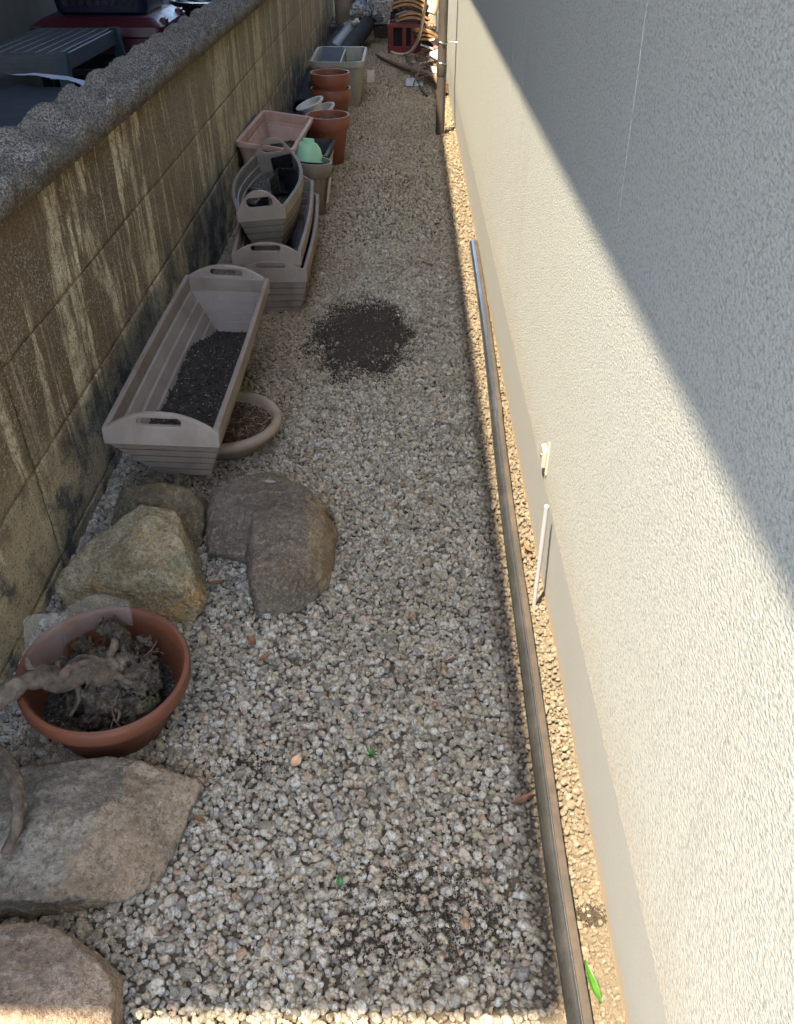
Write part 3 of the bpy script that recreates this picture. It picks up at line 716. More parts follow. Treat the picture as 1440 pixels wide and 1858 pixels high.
# ================================================================== PLANTERS
def outline(L, Wm, We, inset, n=9, rc=0.0):
    pts = []
    l = L / 2 - inset
    for i in range(n):
        t = -1 + 2 * i / (n - 1); pts.append(((We + (Wm - We) * math.cos(t * math.pi / 2)) / 2 - inset, l * t))
    for i in range(n):
        t = 1 - 2 * i / (n - 1); pts.append((-(We + (Wm - We) * math.cos(t * math.pi / 2)) / 2 + inset, l * t))
    return pts
def handle_plate(W, z0, zt, arch, slot_w, s0, s1, th):
    """arched end board with a rounded slot, in the x-z plane, thickness along y"""
    xs = [-W / 2 + W * i / 36 for i in range(37)]
    sw = slot_w / 2; rr = (s1 - s0) / 2
    extra = [s * (sw - rr * (1 - math.cos(a))) for s in (-1, 1) for a in [0, .5, 1.0, math.pi / 2]]
    xs = sorted(set([round(x, 5) for x in xs + extra]))
    def top(x): return zt + arch * max(0, 1 - (abs(x) / (W * .47)) ** 2.2) if abs(x) < W * .47 else zt
    def slot(x):
        if abs(x) >= sw: return None
        d = sw - abs(x); h = rr if d >= rr else math.sqrt(max(0, rr * rr - (rr - d) ** 2))
        m = (s0 + s1) / 2; return (m - h, m + h)
    mb = MB()
    for y, in ((-th / 2,), (th / 2,)):
        for a, b in zip(xs[:-1], xs[1:]):
            sa, sb = slot(a), slot(b); m_ = (s0 + s1) / 2
            if abs((a + b) / 2) < sw:
                sa = sa or (m_, m_); sb = sb or (m_, m_)
                mb.add([(a, y, z0), (b, y, z0), (b, y, sb[0]), (a, y, sa[0])], [(0, 1, 2, 3)])
                mb.add([(a, y, sa[1]), (b, y, sb[1]), (b, y, top(b)), (a, y, top(a))], [(0, 1, 2, 3)])
            else:
                mb.add([(a, y, z0), (b, y, z0), (b, y, top(b)), (a, y, top(a))], [(0, 1, 2, 3)])
    y0, y1 = -th / 2, th / 2
    for a, b in zip(xs[:-1], xs[1:]):
        mb.add([(a, y0, top(a)), (b, y0, top(b)), (b, y1, top(b)), (a, y1, top(a))], [(0, 1, 2, 3)])
        mb.add([(a, y0, z0), (b, y0, z0), (b, y1, z0), (a, y1, z0)], [(0, 1, 2, 3)])
        if abs((a + b) / 2) < sw:
            m_ = (s0 + s1) / 2; sa = slot(a) or (m_, m_); sb = slot(b) or (m_, m_)
            for q in (0, 1): mb.add([(a, y0, sa[q]), (b, y0, sb[q]), (b, y1, sb[q]), (a, y1, sa[q])], [(0, 1, 2, 3)])
    for x in (xs[0], xs[-1]): mb.add([(x, y0, z0), (x, y1, z0), (x, y1, top(x)), (x, y0, top(x))], [(0, 1, 2, 3)])
    return mb
def weld(mb):
    bm = bmesh.new(); me = bpy.data.meshes.new('t'); me.from_pydata(mb.v, [], mb.f); bm.from_mesh(me)
    bmesh.ops.remove_doubles(bm, verts=bm.verts[:], dist=1e-5); bm.verts.index_update()
    m = MB(); m.v = [tuple(v.co) for v in bm.verts]; m.f = [tuple(v.index for v in f.verts) for f in bm.faces]; bm.free(); return m
def plank_planter(label, loc, rot, L, Wm, We, H, flare, mat, mat_rim, arch=.055, band=.055, planks=5, th=.016, soil=None, group=None, slot=.13, skew=0):
    root = thing('long_planter', label, 'planter', loc, rot, group)
    rings = []
    def ring(z, inset): rings.append([V(x + skew * max(0, 1 - z / (H - band)), y, z) for x, y in outline(L, Wm, We, inset)])
    zb = H - band
    for i in range(planks):
        za = zb * i / planks; z1 = zb * (i + 1) / planks
        ia = flare * (1 - i / planks) ; ib = flare * (1 - (i + .82) / planks)
        ring(za + (.0025 if i else 0), ia); ring(z1 - .003, ib)
        ring(z1 - .0025, ib + .006)
        ring(z1 + .0012, ib + .006)
    ring(zb + .001, .006); ring(zb + .002, .0); ring(H - .003, -.001); ring(H, .003)
    ring(H, th - .003); ring(H - .004, th)
    nl = 4
    for i in range(nl):
        z = H - band - (zb - .03) * i / nl; k = th + .003 + (flare - .006) * (i / nl)
        ring(z, k - .001); ring(z - .003, k + .006)
    ring(.025, th + flare)
    MB().loft(rings, True, True).obj('body', mat, root, smooth=28)
    for s in (-1, 1):
        hp = weld(handle_plate(We + .006, H - band - .004, H - .006, arch, slot, H + .006, H + .006 + arch * .5, .017))
        o = hp.obj('handle', mat_rim, root, (0, s * (L / 2 - .0055), 0), smooth=40)
        bv = o.modifiers.new('bevel', 'BEVEL'); bv.width = .0022; bv.segments = 2; bv.limit_method = 'ANGLE'; bv.angle_limit = R(50)
    # drain notch on the near end
    MB().lathe([(.015, -.0005), (.015, .0012)], 20, cap0=True, cap1=True, mtx=Matrix.Translation((.02, -L / 2 + flare - .0005, .016)) @ Matrix.Rotation(R(90), 4, 'X')).obj('drain_hole', M['black_pl'], root)
    return root

def soil_bed(root, L, W, z, mat, name='soil', amp=.008, mound_=None, n=(50, 90), ell=False):
    def f(u, v):
        x = (u - .5) * W; y = (v - .5) * L
        if ell:
            a = 2 * u - 1; b = 2 * v - 1; x = a * math.sqrt(1 - b * b / 2) * W / 2; y = b * math.sqrt(1 - a * a / 2) * L / 2
        h = z + amp * noise.fractal(V(x * 14, y * 14, z * 50), 1, 2, 4) + .0035 * noise.fractal(V(x * 90, y * 90, 1), 1, 2, 2)
        if mound_: h += mound_(x, y)
        return (x, y, h)
    o = MB().grid(n[0], n[1], f).obj(name, mat, root); tag(o, kind='stuff'); return o, f
def sprinkle(root, f, coll, n, s0, s1, name, ell=True, vmax=1.0):
    out = []
    for _ in range(n):
        u, v = rnd.random(), rnd.random() * vmax; p = f(u, v); s = rnd.uniform(s0, s1)
        out.append(((p[0], p[1], p[2] + s * .4), (rnd.random() * 6, rnd.random() * 6, rnd.random() * 6), (s, s * rnd.uniform(.6, 1), s), rnd.randrange(3)))
    return scatter(name, out, coll, parent=root)

# near long planter
P1 = plank_planter('long taupe planter with arched handles holding black soil, nearest of the long planters', (-.722, 2.667, .112), (0, R(2.5), R(.3)), 1.17, .341, .332, .22, .086, M['taupe_algae'], M['taupe_pale'], skew=.032)
o, f = soil_bed(P1, .98, .238, .080, M['soil'], mound_=lambda x, y: .030 * max(0, -y / .5) - .17 * max(0, y - .20) + .006 * math.sin(y * 9))
sprinkle(P1, f, gr_dark, 1800, .0025, .007, 'soil_crumbs'); sprinkle(P1, f, gr_white, 110, .001, .0026, 'perlite', vmax=.9)
# mesh grille at the far bottom of the planter
gm = MB()
for i in range(14):
    for j in range(5): gm.box(-.07 + i * .0105, -.07 + i * .0105 + .006, .45 + j * .012, .45 + j * .012 + .007, .0255, .0275)
tag(gm.obj('drain_grille', M['black_pl'], P1, smooth=None), kind='stuff')
# stack of two long planters
P2 = plank_planter('brown-taupe long planter on the gravel, lower of the stacked pair', (-.615, 4.17, .0), (0, 0, R(2.0)), 1.13, .345, .31, .225, .045, M['taupe_brown'], M['taupe'], arch=.045)
P3 = plank_planter('taupe long planter nested in the lower one, carrying the oval tub', (-.632, 4.17, .075), (0, 0, R(2.2)), 1.12, .335, .30, .225, .05, M['taupe_brown'], M['taupe'], arch=.05)
# oval tub tilted on the stack
P4 = plank_planter('boat-shaped taupe tub with loop handles, resting tilted on the stacked planters', (-.668, 4.30, .212), (R(.6), R(-4), R(3.5)), .93, .345, .215, .215, .05, M['dark_taupe'], M['taupe'], arch=.085, band=.05, planks=5, slot=.12)
o, f = soil_bed(P4, .84, .25, .13, M['soil_grey'], ell=True, amp=.012, n=(40, 60)); sprinkle(P4, f, gr_grey, 1600, .0025, .006, 'soil_crumbs')

def square_pot(name, label, w, h, loc, rot, mat, cat='pot', taper=.72, ribs=True):
    root = thing(name, label, cat, loc, rot)
    def rr(s, n=4, rc=.2):
        pts = []; a = s / 2; r = a * rc
        for cx, cy, a0 in ((1, 1, 0), (-1, 1, 90), (-1, -1, 180), (1, -1, 270)):
            for k in range(n + 1):
                t = R(a0 + 90 * k / n); pts.append((cx * (a - r) + r * math.cos(t), cy * (a - r) + r * math.sin(t)))
        return pts
    lv = [(0, taper), (h * .82, taper + (1 - taper) * .8), (h * .82, 1.0), (h, 1.03), (h, .96), (h * .8, .9), (h * .04, taper * .95)]
    MB().loft([[V(x, y, z) for x, y in rr(w * s)] for z, s in lv], True, True).obj('shell', mat, root, smooth=40)
    if ribs:
        mb = MB()
        for s in (-1, 1):
            for t in (-.2, 0, .2): mb.tube([(s * w / 2 * (taper + .01), w * t * taper, .004), (s * w / 2 * (taper + (1 - taper) * .78), w * t, h * .8)], .0018, 5)
        tag(mb.obj('ribs', mat, root), kind='stuff')
    return root
square_pot('nursery_pot', 'glossy black square nursery pot lying on its side in the middle of the oval tub', .115, .115, (-.635, 4.30, .375), (R(58), R(12), R(35)), M['black_pl'])
square_pot('nursery_pot', 'glossy black nursery pot behind the other one at the far end of the oval tub', .11, .10, (-.625, 4.55, .355), (R(24), R(-10), R(10)), M['black_pl'])
square_pot('nursery_pot', 'glossy black nursery pot sunk in the soil by the near handle of the oval tub', .10, .10, (-.745, 4.06, .345), (R(-75), R(5), R(-20)), M['black_pl'])

# round shallow bowl planter next to the long planter
bw = thing('round_planter', 'shallow round beige planter of dry brown soil, half under the long planter', 'planter', (-.628, 2.535, .0))
MB().lathe([(.0, .001), (.120, .001), (.128, .006), (.158, .040), (.172, .066), (.188, .068), (.195, .074), (.1985, .086), (.194, .099), (.182, .105), (.170, .101), (.164, .09), (.152, .05), (.0, .04)], 64).obj('bowl', M['beige'], bw, smooth=50)
for a in (20, 140, 260): MB().box(-.012, .012, -.02, .02, -.006, .004).obj('foot', M['beige'], bw, (.10 * math.cos(R(a)), .10 * math.sin(R(a)), 0), (0, 0, R(a)))
o, f = soil_bed(bw, .322, .322, .074, M['soil_brown'], ell=True, amp=.006, n=(50, 50)); sprinkle(bw, f, gr_brown, 1800, .0015, .0045, 'soil_crumbs')
mb = MB()
for _ in range(160):
    u, v = rnd.random(), rnd.random(); p = V(*f(u, v)); a = rnd.uniform(0, 6.3); pts_ = [p + V(0, 0, .003)]
    for k in range(4): a += rnd.uniform(-.9, .9); pts_.append(pts_[-1] + V(math.cos(a), math.sin(a), rnd.uniform(-.15, .25)) * .011)
    mb.tube(pts_, .0005, 3, False)
tag(mb.obj('dry_rootlets', M['leaf_tan'], bw, smooth=None), kind='stuff')

# ------------------------------------------------------------------ terracotta bowl with the dug-up root
tb = thing('terracotta_bowl', 'wide terracotta bowl between the rocks, tilted towards the passage', 'bowl', (-.690, 1.305, .0), (R(3), R(5), 0))
MB().lathe([(.0, .002), (.122, .002), (.128, .008), (.150, .07), (.166, .130), (.169, .134), (.181, .138), (.188, .150), (.190, .176), (.186, .184), (.177, .186), (.171, .180), (.167, .15), (.158, .10), (.130, .03), (.0, .025)], 72).obj('bowl', M['terra_dark'], tb, smooth=45)
o, f = soil_bed(tb, .30, .30, .075, M['soil'], ell=True, amp=.014, n=(40, 40)); sprinkle(tb, f, gr_grey, 900, .002, .006, 'soil_crumbs')
def blob(c, r, n=14, seed=0):
    q = random.Random(seed); return [tuple(V(*c) + V(q.gauss(0, 1), q.gauss(0, 1), q.gauss(0, 1)).normalized() * r * q.uniform(.75, 1.1)) for _ in range(n)]
rt = thing('tree_root', 'dug-up bonsai root with soil ball and thick bent trunk lying in the terracotta bowl', 'root', (-.690, 1.305, .0))
hl = [blob((.055, -.01, .11), .092, 22, 1), blob((.0, -.075, .115), .06, 18, 21), blob((.085, -.045, .125), .05, 18, 22), blob((.0, .02, .15), .06, 18, 23), blob((-.03, .05, .12), .06, 16, 2), blob((.07, .03, .13), .055, 16, 3), blob((.035, .075, .185), .038, 12, 4), blob((-.005, .085, .20), .032, 12, 5), blob((-.02, -.06, .10), .06, 16, 6), blob((.06, -.05, .10), .055, 16, 7), blob((-.085, .035, .13), .04, 12, 8), blob((-.06, .07, .16), .03, 12, 9), blob((.075, .075, .165), .03, 10, 10)]
me = lump(hl, voxel=.0045, smooth=0, amp=.017, fs=24, amp2=.010, seed=8); me.materials.append(M['rootball'])
me.polygons.foreach_set('use_smooth', [True] * len(me.polygons)); link('soil_ball', me, rt)
tr = [(.045, .01, .15), (.015, -.025, .185), (-.02, -.040, .205), (-.055, -.066, .196), (-.085, -.070, .215), (-.120, -.095, .228), (-.150, -.125, .225), (-.178, -.175, .215), (-.155, -.235, .205), (-.108, -.27, .195), (-.074, -.31, .185), (-.055, -.35, .165), (-.048, -.40, .150), (-.058, -.44, .138)]
tp = spline(tr, 14); MB().tube(tp, [x * (1 + .16 * noise.noise(V(i * .22, 0, 0))) for i, x in enumerate(lerp_list([.036, .030, .031, .023, .026, .019, .022, .018, .018, .016, .015, .013, .011, .007], len(tp)))], 22, wob=.3).obj('trunk', M['wood_grey'], rt, smooth=60)
MB().lathe([(.012, -.006), (.011, .003), (.006, .004)], 12, cap0=True, cap1=True, mtx=Matrix.Translation((-.045, -.065, .222)) @ Matrix.Rotation(R(20), 4, 'X')).obj('cut_stub', M['wood_stick'], rt)
for a_, r0_ in (([(-.10, -.08, .225), (-.115, -.07, .25), (-.118, -.062, .268)], .011), ([(-.03, -.06, .19), (-.02, -.09, .165), (-.035, -.12, .145)], .007), ([(-.06, -.06, .20), (-.075, -.035, .215), (-.07, -.015, .20), (-.085, .0, .17)], .008), ([(.02, .0, .19), (.035, .03, .215), (.02, .06, .20)], .012), ([(.03, -.02, .18), (.07, -.04, .17), (.10, -.03, .13)], .010)):
    sp_ = spline(a_, 5); MB().tube(sp_, lerp_list([r0_, r0_ * .75, r0_ * .4], len(sp_)), 10, wob=.4).obj('branch_stub', M['wood_grey'], rt, smooth=60)
for i in range(26):
    q = random.Random(i + 70); a = q.uniform(0, 6.28); p = V(.02 + .05 * math.cos(a), .05 * math.sin(a), q.uniform(.10, .20)); d = V(math.cos(a), math.sin(a), q.uniform(-.3, .3)); pp = [p]
    for k in range(6): d = (d + V(q.uniform(-.6, .6), q.uniform(-.6, .6), q.uniform(-.6, .4))).normalized(); pp.append(pp[-1] + d * q.uniform(.012, .02))
    r0 = q.choice([.0012, .0015, .002, .005, .007]); MB().tube(spline(pp, 3), lerp_list([r0, r0 * .8, r0 * .3], len(spline(pp, 3))), 6, wob=.3).obj('root', M['wood_grey'] if r0 > .003 else M['wood_stick'], rt)
mb = MB()
for i in range(70):
    q = random.Random(i + 170); a = q.uniform(0, 6.28); p = V(.02 + .09 * math.cos(a), .085 * math.sin(a) + .01, q.uniform(.09, .2)); pp = [p]; d = V(math.cos(a), math.sin(a), .2)
    for k in range(5): d = (d + V(q.uniform(-1, 1), q.uniform(-1, 1), q.uniform(-1, .8))).normalized(); pp.append(pp[-1] + d * .008)
    mb.tube(pp, .0005, 3, False)
tag(mb.obj('fine_roots', M['wood_grey'], rt, smooth=None), kind='stuff')

# plastic netting standing in the bowl
def sheet(name, pts0, pts1, mat, parent, n=24, m=10, amp=.003):
    a, b = spline(pts0, 8), spline(pts1, 8); mb = MB()
    def f(u, v):
        i = u * (len(a) - 1); k = min(int(i), len(a) - 2); t = i - k
        p = a[k].lerp(a[k + 1], t).lerp(b[k].lerp(b[k + 1], t), v)
        return p + V(0, amp, 0) * noise.noise(V(u * 4, v * 3, 1))
    mb.grid(n, m, f); o = mb.obj(name, mat, parent, smooth=60)
    uv = o.data.uv_layers.new(name='UVMap')
    for lp in o.data.loops:
        vi = lp.vertex_index; uv.data[lp.index].uv = ((vi % (n + 1)) / n * 1.0, (vi // (n + 1)) / m * .55)
    return o
nt_ = thing('plastic_netting', 'curled strip of clear plastic netting standing in the terracotta bowl', 'netting')
sheet('net_sheet', [(-.775, 1.345, .20), (-.745, 1.395, .19), (-.70, 1.425, .185), (-.645, 1.43, .18)], [(-.772, 1.36, .285), (-.74, 1.405, .285), (-.70, 1.43, .28), (-.64, 1.435, .255)], M['net'], nt_)
sheet('net_sheet', [(-.85, 1.29, .17), (-.835, 1.305, .17), (-.80, 1.32, .17), (-.775, 1.325, .18)], [(-.848, 1.34, .285), (-.83, 1.35, .29), (-.80, 1.355, .29), (-.772, 1.36, .285)], M['net'], nt_)
MB().tube([(-.772, 1.333, .18), (-.772, 1.362, .287)], .0035, 6).obj('folded_edge', M['net'], nt_)

# ================================================================== pots further along
def pot(name, label, prof, mat, loc, rot=(0, 0, 0), cat='flower pot', soil=None, group=None, n=56):
    root = thing(name, label, cat, loc, rot, group); MB().lathe(prof, n).obj('shell', mat, root, smooth=45)
    if soil:
        o, f = soil_bed(root, soil[0] * 2, soil[0] * 2, soil[1], soil[2], ell=True, amp=.01, n=(30, 30)); sprinkle(root, f, soil[3], 600, .002, .007, 'soil_crumbs')
    return root
def potprof(r, h, rb, lip=.014, band=.06, th=.01):
    return [(0, .001), (rb, .001), (rb + .003, .004), (r - lip - .006, h - band - .004), (r - .004, h - band), (r, h - band * .8), (r + .003, h - .004), (r, h), (r - th, h), (r - th - .004, h - .01), (r - th - .012, h - band), (rb - th, .02), (0, .02)]
# pink rectangular planter tilted against the wall
pk = thing('pink_planter', 'faded pink rectangular planter with rolled rim, propped up against the wall', 'planter', (-.815, 5.52, .20), (R(-1), R(7), R(-2)))
def rrect(w, l, r, n=5):
    pts = []
    for cx, cy, a0 in ((1, 1, 0), (-1, 1, 90), (-1, -1, 180), (1, -1, 270)):
        for k in range(n + 1):
            t = R(a0 + 90 * k / n); pts.append((cx * (w / 2 - r) + r * math.cos(t), cy * (l / 2 - r) + r * math.sin(t)))
    return pts
def rect_tub(root, w, l, h, mat, rim=.028, r=.04, flare=.03, step=True, name='tub'):
    lv = [(0, -flare * 2 - .02, r), (h - rim - .004, -.034, r), (h - rim, -.004, r), (h - .010, 0, r), (h - .002, -.004, r), (h, -.014, r), (h - .002, -.044, r * .8), (h - .012, -.050, r * .8)]
    if step: lv += [(h - .06, -.056, r * .7), (h - .064, -.066, r * .7), (h - .074, -.067, r * .7), (h - .078, -.074, r * .7)]
    lv += [(.03, -flare * 2 - .05, r * .6)]
    MB().loft([[V(x, y, z) for x, y in rrect(w + d, l + d, rr_)] for z, d, rr_ in lv], True, True).obj(name, mat, root, smooth=45)
rect_tub(pk, .345, .92, .19, M['pink'], flare=.05)
o, f = soil_bed(pk, .62, .15, .045, M['soil'], amp=.02, mound_=lambda x, y: .05 * max(0, -y * 2) + (.10 * x), n=(24, 60)); 
mb = MB()
for i in range(90):
    q = random.Random(i); p = V(q.uniform(-.08, .12), q.uniform(-.42, .05), .07); a = q.uniform(0, 6.28)
    mb.tube([p, p + V(math.cos(a), math.sin(a), q.uniform(.2, 1.2)) * .02, p + V(math.cos(a + .6), math.sin(a + .6), .7) * .045], [.003, .002, .0005], 4)
tag(mb.obj('dead_stems', M['soil'], pk), kind='stuff')
# crate it rests on (dark, in shade)
cr = thing('dark_crate', 'black shallow crate under the pink planter by the wall', 'crate', (-.83, 5.56, 0))
rect_tub(cr, .28, .80, .20, M['dark_pl'], flare=.02)

pot('round_pot', 'dark taupe round pot with a torn label, beside the oval tub', potprof(.118, .30, .088, .010, .075), M['dark_taupe'], (-.575, 5.13, 0), (R(-2), R(5), 0))
lb = MB().grid(4, 6, lambda u, v: (.1035 + .014 * v, (u - .5) * .05, .07 + .15 * v)).obj('torn_label', M['white_pl']); lb.parent = bpy.data.objects['round_pot']; lb.rotation_euler = (0, 0, R(-12))
pot('green_pot', 'mint green bowl-shaped pot turned upside down on the dark round pot', [(0, .128), (.031, .128), (.034, .124), (.035, .109), (.051, .104), (.072, .081), (.088, .043), (.094, .010), (.102, .007), (.102, .002), (.092, .0), (.085, .043), (.06, .09), (0, .102)], M['green_pl'], (-.588, 5.25, .262), (R(-12), R(6), 0), 'pot')
dq = thing('dark_tub', 'dark grey rectangular tub with faded sticker behind the round pot', 'tub', (-.585, 5.82, 0), (0, 0, R(-3)))
rect_tub(dq, .20, .46, .21, M['dark_pl'], rim=.02, r=.025, flare=.03, step=False)
MB().grid(3, 6, lambda u, v: (.0745 + .020 * u, -.16 + .30 * v, .035 + .13 * u)).obj('sticker', M['cream_box'], dq)
pot('terracotta_pot', 'large terracotta pot filled with grey soil, nearest of the terracotta pots', potprof(.150, .315, .095, .012, .085), M['terra'], (-.540, 6.26, 0), (0, 0, 0), soil=(.125, .27, M['soil_grey'], gr_grey))
pot('terracotta_pot', 'empty terracotta pot, topmost of the nested stack', potprof(.155, .32, .10, .012, .085), M['terra'], (-.600, 7.32, .085))
pot('terracotta_pot', 'terracotta pot at the bottom of the nested stack on the gravel', potprof(.158, .29, .105, .012, .10), M['terra'], (-.600, 7.34, .0))
pot('terracotta_pot', 'small terracotta pot tipped behind the nested stack', potprof(.10, .17, .07, .010, .05), M['terra'], (-.665, 7.62, .20), (R(-14), R(10), 0))
whp = [(0, .001), (.060, .001), (.066, .01), (.090, .11), (.108, .114), (.110, .124), (.090, .126), (.084, .112), (.058, .012), (0, .012)]
pot('white_pot', 'small white pot tipped over, upper of the two by the pink planter', whp, M['white_pl'], (-.675, 6.80, .17), (R(6), R(-20), 0))
pot('white_pot', 'small white pot below the other one, behind the large terracotta pot', whp, M['white_pl'], (-.605, 6.90, .11), (R(8), R(-18), 0))
dk = thing('black_box', 'black box in the shade between the white pots and the wall', 'box', (-.80, 6.85, 0)); rect_tub(dk, .28, .5, .16, M['matte_black'], flare=.02)

# grey-beige bin with divider
bn = thing('storage_bin', 'large grey-beige rectangular bin with rounded rim and inner divider', 'bin', (-.597, 8.43, 0), (0, 0, R(0)))
rect_tub(bn, .47, .84, .37, M['grey_beige'], rim=.05, r=.07, flare=.045, step=False)
MB().box(-.006, .006, -.36, .36, .04, .355).obj('divider', M['grey_beige'], bn, (.03, 0, 0))
MB().box(-.17, .02, -.30, .33, .30, .306, mtx=Matrix.Rotation(R(18), 4, 'X')).obj('inner_tray', M['dark_pl'], bn)

def pipe_open(name, label, a, b, r, mat, cat='pipe', wall_=.012):
    a, b = V(*a), V(*b); d = (b - a); L = d.length; root = thing(name, label, cat, a)
    root.rotation_mode = 'QUATERNION'; root.rotation_quaternion = d.to_track_quat('Z', 'Y')
    MB().lathe([(r - wall_, L), (r, L), (r, .0), (r - wall_, 0), (r - wall_, L)], 28).obj('tube', mat, root, smooth=40)
    return root
pipe_open('black_pipe', 'short thick black pipe lying by the wall next to the pink planter', (-.86, 7.55, .085), (-.90, 9.3, .085), .082, M['matte_black'])
pipe_open('black_pipe', 'thick dark pipe with open end at the wall behind the storage bin', (-.83, 10.1, .10), (-.80, 11.6, .10), .10, M['matte_black'])
pipe_open('black_pipe', 'greyish short pipe lying on the others beneath the tall pot', (-.80, 10.3, .11), (-.68, 11.4, .17), .085, M['dark_taupe'])
pipe_open('black_pipe', 'long dark pipe slanting up towards the rubbish bags', (-.70, 9.9, .09), (-.44, 11.9, .24), .09, M['matte_black'])

# tall pots
tl = [(0, .001), (.085, .001), (.09, .01), (.103, .36), (.120, .366), (.125, .38), (.120, .392), (.104, .392), (.10, .37), (.08, .02), (0, .02)]
pot('tall_pot', 'tall beige cylindrical pot with rim standing by the far wall', tl, M['beige'], (-.79, 12.0, .18))
pot('tall_pot', 'second tall beige pot, behind the first one at the frame edge', tl, M['beige'], (-.80, 12.9, .22))
wd = thing('wooden_pallet', 'low dark pallet carrying the tall pots', 'pallet', (-.75, 12.4, 0))
for i in range(4): MB().box(-.2, .2, -.62 + i * .32, -.62 + i * .32 + .26, .12, .175, .004).obj('plank', M['brown_board'], wd)
for sx_ in (-.17, .12): MB().box(sx_, sx_ + .06, -.62, .60, -.01, .118).obj('runner', M['brown_board'], wd)

# ---------------- far end clutter
def crumple(name, label, cat, pts, mat, amp=.03, seed=0, voxel=.014):
    me = lump([pts], voxel=voxel, smooth=1, amp=amp, fs=9, amp2=amp * .5, seed=seed)
    c = sum((v.co for v in me.vertices), V(0, 0, 0)) / len(me.vertices); c.z = min(v.co.z for v in me.vertices)
    for v in me.vertices: v.co -= c
    me.materials.append(mat); return tag(link(name, me, None, c), label, cat)
sg = thing('green_stool', 'low dark green plastic stool under the rubbish bag', 'stool', (-.36, 11.75, 0))
MB().box(-.2, .2, -.16, .16, .21, .24, .012).obj('seat', M['green_stool'], sg)
for sx_ in (-1, 1):
    for sy in (-1, 1): MB().loft([[V(sx_ * (.18 - .0 * z) + dx, sy * .14 + dy, z) for dx, dy in ((-.02, -.02), (.02, -.02), (.02, .02), (-.02, .02))] for z in (-.01, .212)]).obj('leg', M['green_stool'], sg)
crumple('rubbish_bag', 'crumpled white net bag of debris sitting on the green stool', 'bag', blob((-.33, 11.75, .37), .19, 30, 31), M['bag'], .05, 3)
crumple('rubbish_bag', 'crumpled pale plastic bag lying on the dark pipe', 'bag', blob((-.56, 11.7, .33), .13, 24, 32), M['bag'], .05, 4)
crumple('rubbish_bag', 'small twisted white bag beside the tall beige pot', 'bag', blob((-.60, 11.35, .27), .055, 20, 33), M['white_pl'], .03, 5)
crumple('soil_sack', 'brown heap of dry soil behind the rubbish bags', 'soil', blob((-.44, 12.6, .33), .30, 30, 34), M['dirt_heap'], .04, 6)
tag(MB().grid(8, 12, lambda u, v: (-.66 + .16 * u - .05 * v + .10 * v, 12.2 + .55 * v, .30 + .42 * v + .03 * noise.noise(V(u * 4, v * 4, 0)))).obj('tarpaulin', M['blue_tarp'], smooth=60), 'grey-blue tarpaulin strip leaning beside the tall pots', 'tarpaulin')
crumple('rubbish_heap', 'dark heap of plastic sheeting behind the red crate', 'heap', blob((.02, 12.0, .30), .26, 30, 41), M['brown_board'], .06, 9)
crumple('soil_heap', 'low mound of dark earth and scraps right of the red crate', 'heap', blob((.27, 11.5, .04), .17, 30, 42), M['soil'], .05, 10)
crumple('rubbish_bag', 'grey half-filled bag slumped against the block wall behind the dark pipes', 'bag', blob((-.72, 11.95, .10), .13, 26, 43), M['bag'], .05, 11)
bd = MB().box(-.19, .19, -.012, .012, 0, .75, .003).obj('brown_board', M['brown_board'], None, (-.20, 12.15, .0), (R(-12), R(-14), R(8))); tag(bd, 'dark brown board leaning behind the rubbish bag', 'board')
# red crate
rc = thing('red_crate', 'red plastic bottle crate on the gravel under the orange tiles', 'crate', (-.02, 11.15, 0), (0, 0, R(-2)))
W2, D2, H2 = .185, .18, .30
for s in (-1, 1):
    MB().box(-W2, W2, s * D2 - .008, s * D2 + .008, 0, .075).obj('side_rail', M['red'], rc); MB().box(-W2, W2, s * D2 - .008, s * D2 + .008, H2 - .035, H2).obj('side_rail', M['red'], rc)
    MB().box(s * W2 - .008, s * W2 + .008, -D2, D2, 0, .075).obj('side_rail', M['red'], rc); MB().box(s * W2 - .008, s * W2 + .008, -D2, D2, H2 - .035, H2).obj('side_rail', M['red'], rc)
    for x in (-W2 + .035, 0.0, W2 - .035, W2 - .085): MB().box(x - .022, x + .022, s * D2 - .006, s * D2 + .006, .074, H2 - .034).obj('post', M['red'], rc)
    for y_ in (-D2 + .03, 0.0, D2 - .03): MB().box(s * W2 - .006, s * W2 + .006, y_ - .022, y_ + .022, .074, H2 - .034).obj('post', M['red'], rc)
MB().box(-W2, W2, -D2, D2, .004, .014).obj('bottom', M['red'], rc)
MB().box(-W2 + .03, W2 - .03, -D2 + .03, D2 - .03, .016, H2 - .02, .01).obj('dark_filler', M['matte_black'], rc)  # black box added to stand in for the crate's shaded interior
# roof tiles
def tile_mesh():
    mb = MB(); rings = []
    for j in range(9):
        v = j / 8; ring = []
        for i in range(17):
            u = -1 + i / 8; z = .055 * math.cos(u * 1.45) - .02; ring.append(V(u * .175, -.14 + .28 * v, z))
        for i in range(17):
            u = 1 - i / 8; z = .055 * math.cos(u * 1.45) - .02 - .024; ring.append(V(u * .175, -.14 + .28 * v, z))
        rings.append(ring)
    return mb.loft(rings).mesh('roof_tile', M['tile'], 40)
tm = tile_mesh()
pos_ = ['lowest', 'second', 'third', 'fourth', 'fifth', 'sixth', 'seventh', 'topmost']
zt = .335
for i in range(8):
    x = (.055 if i < 2 else .015) + .008 * math.sin(i * 2); 
    if i == 2: zt += .045
    o = link('roof_tile', tm, None, (x, 11.10 + .01 * math.cos(i), zt), (R(-3), R(4), R(5 + 3 * math.sin(i * 1.7)))); zt += .042
    tag(o, '%s curved orange roof tile of the stack on the red crate' % (pos_[i]), 'roof tile', 'orange roof tiles')
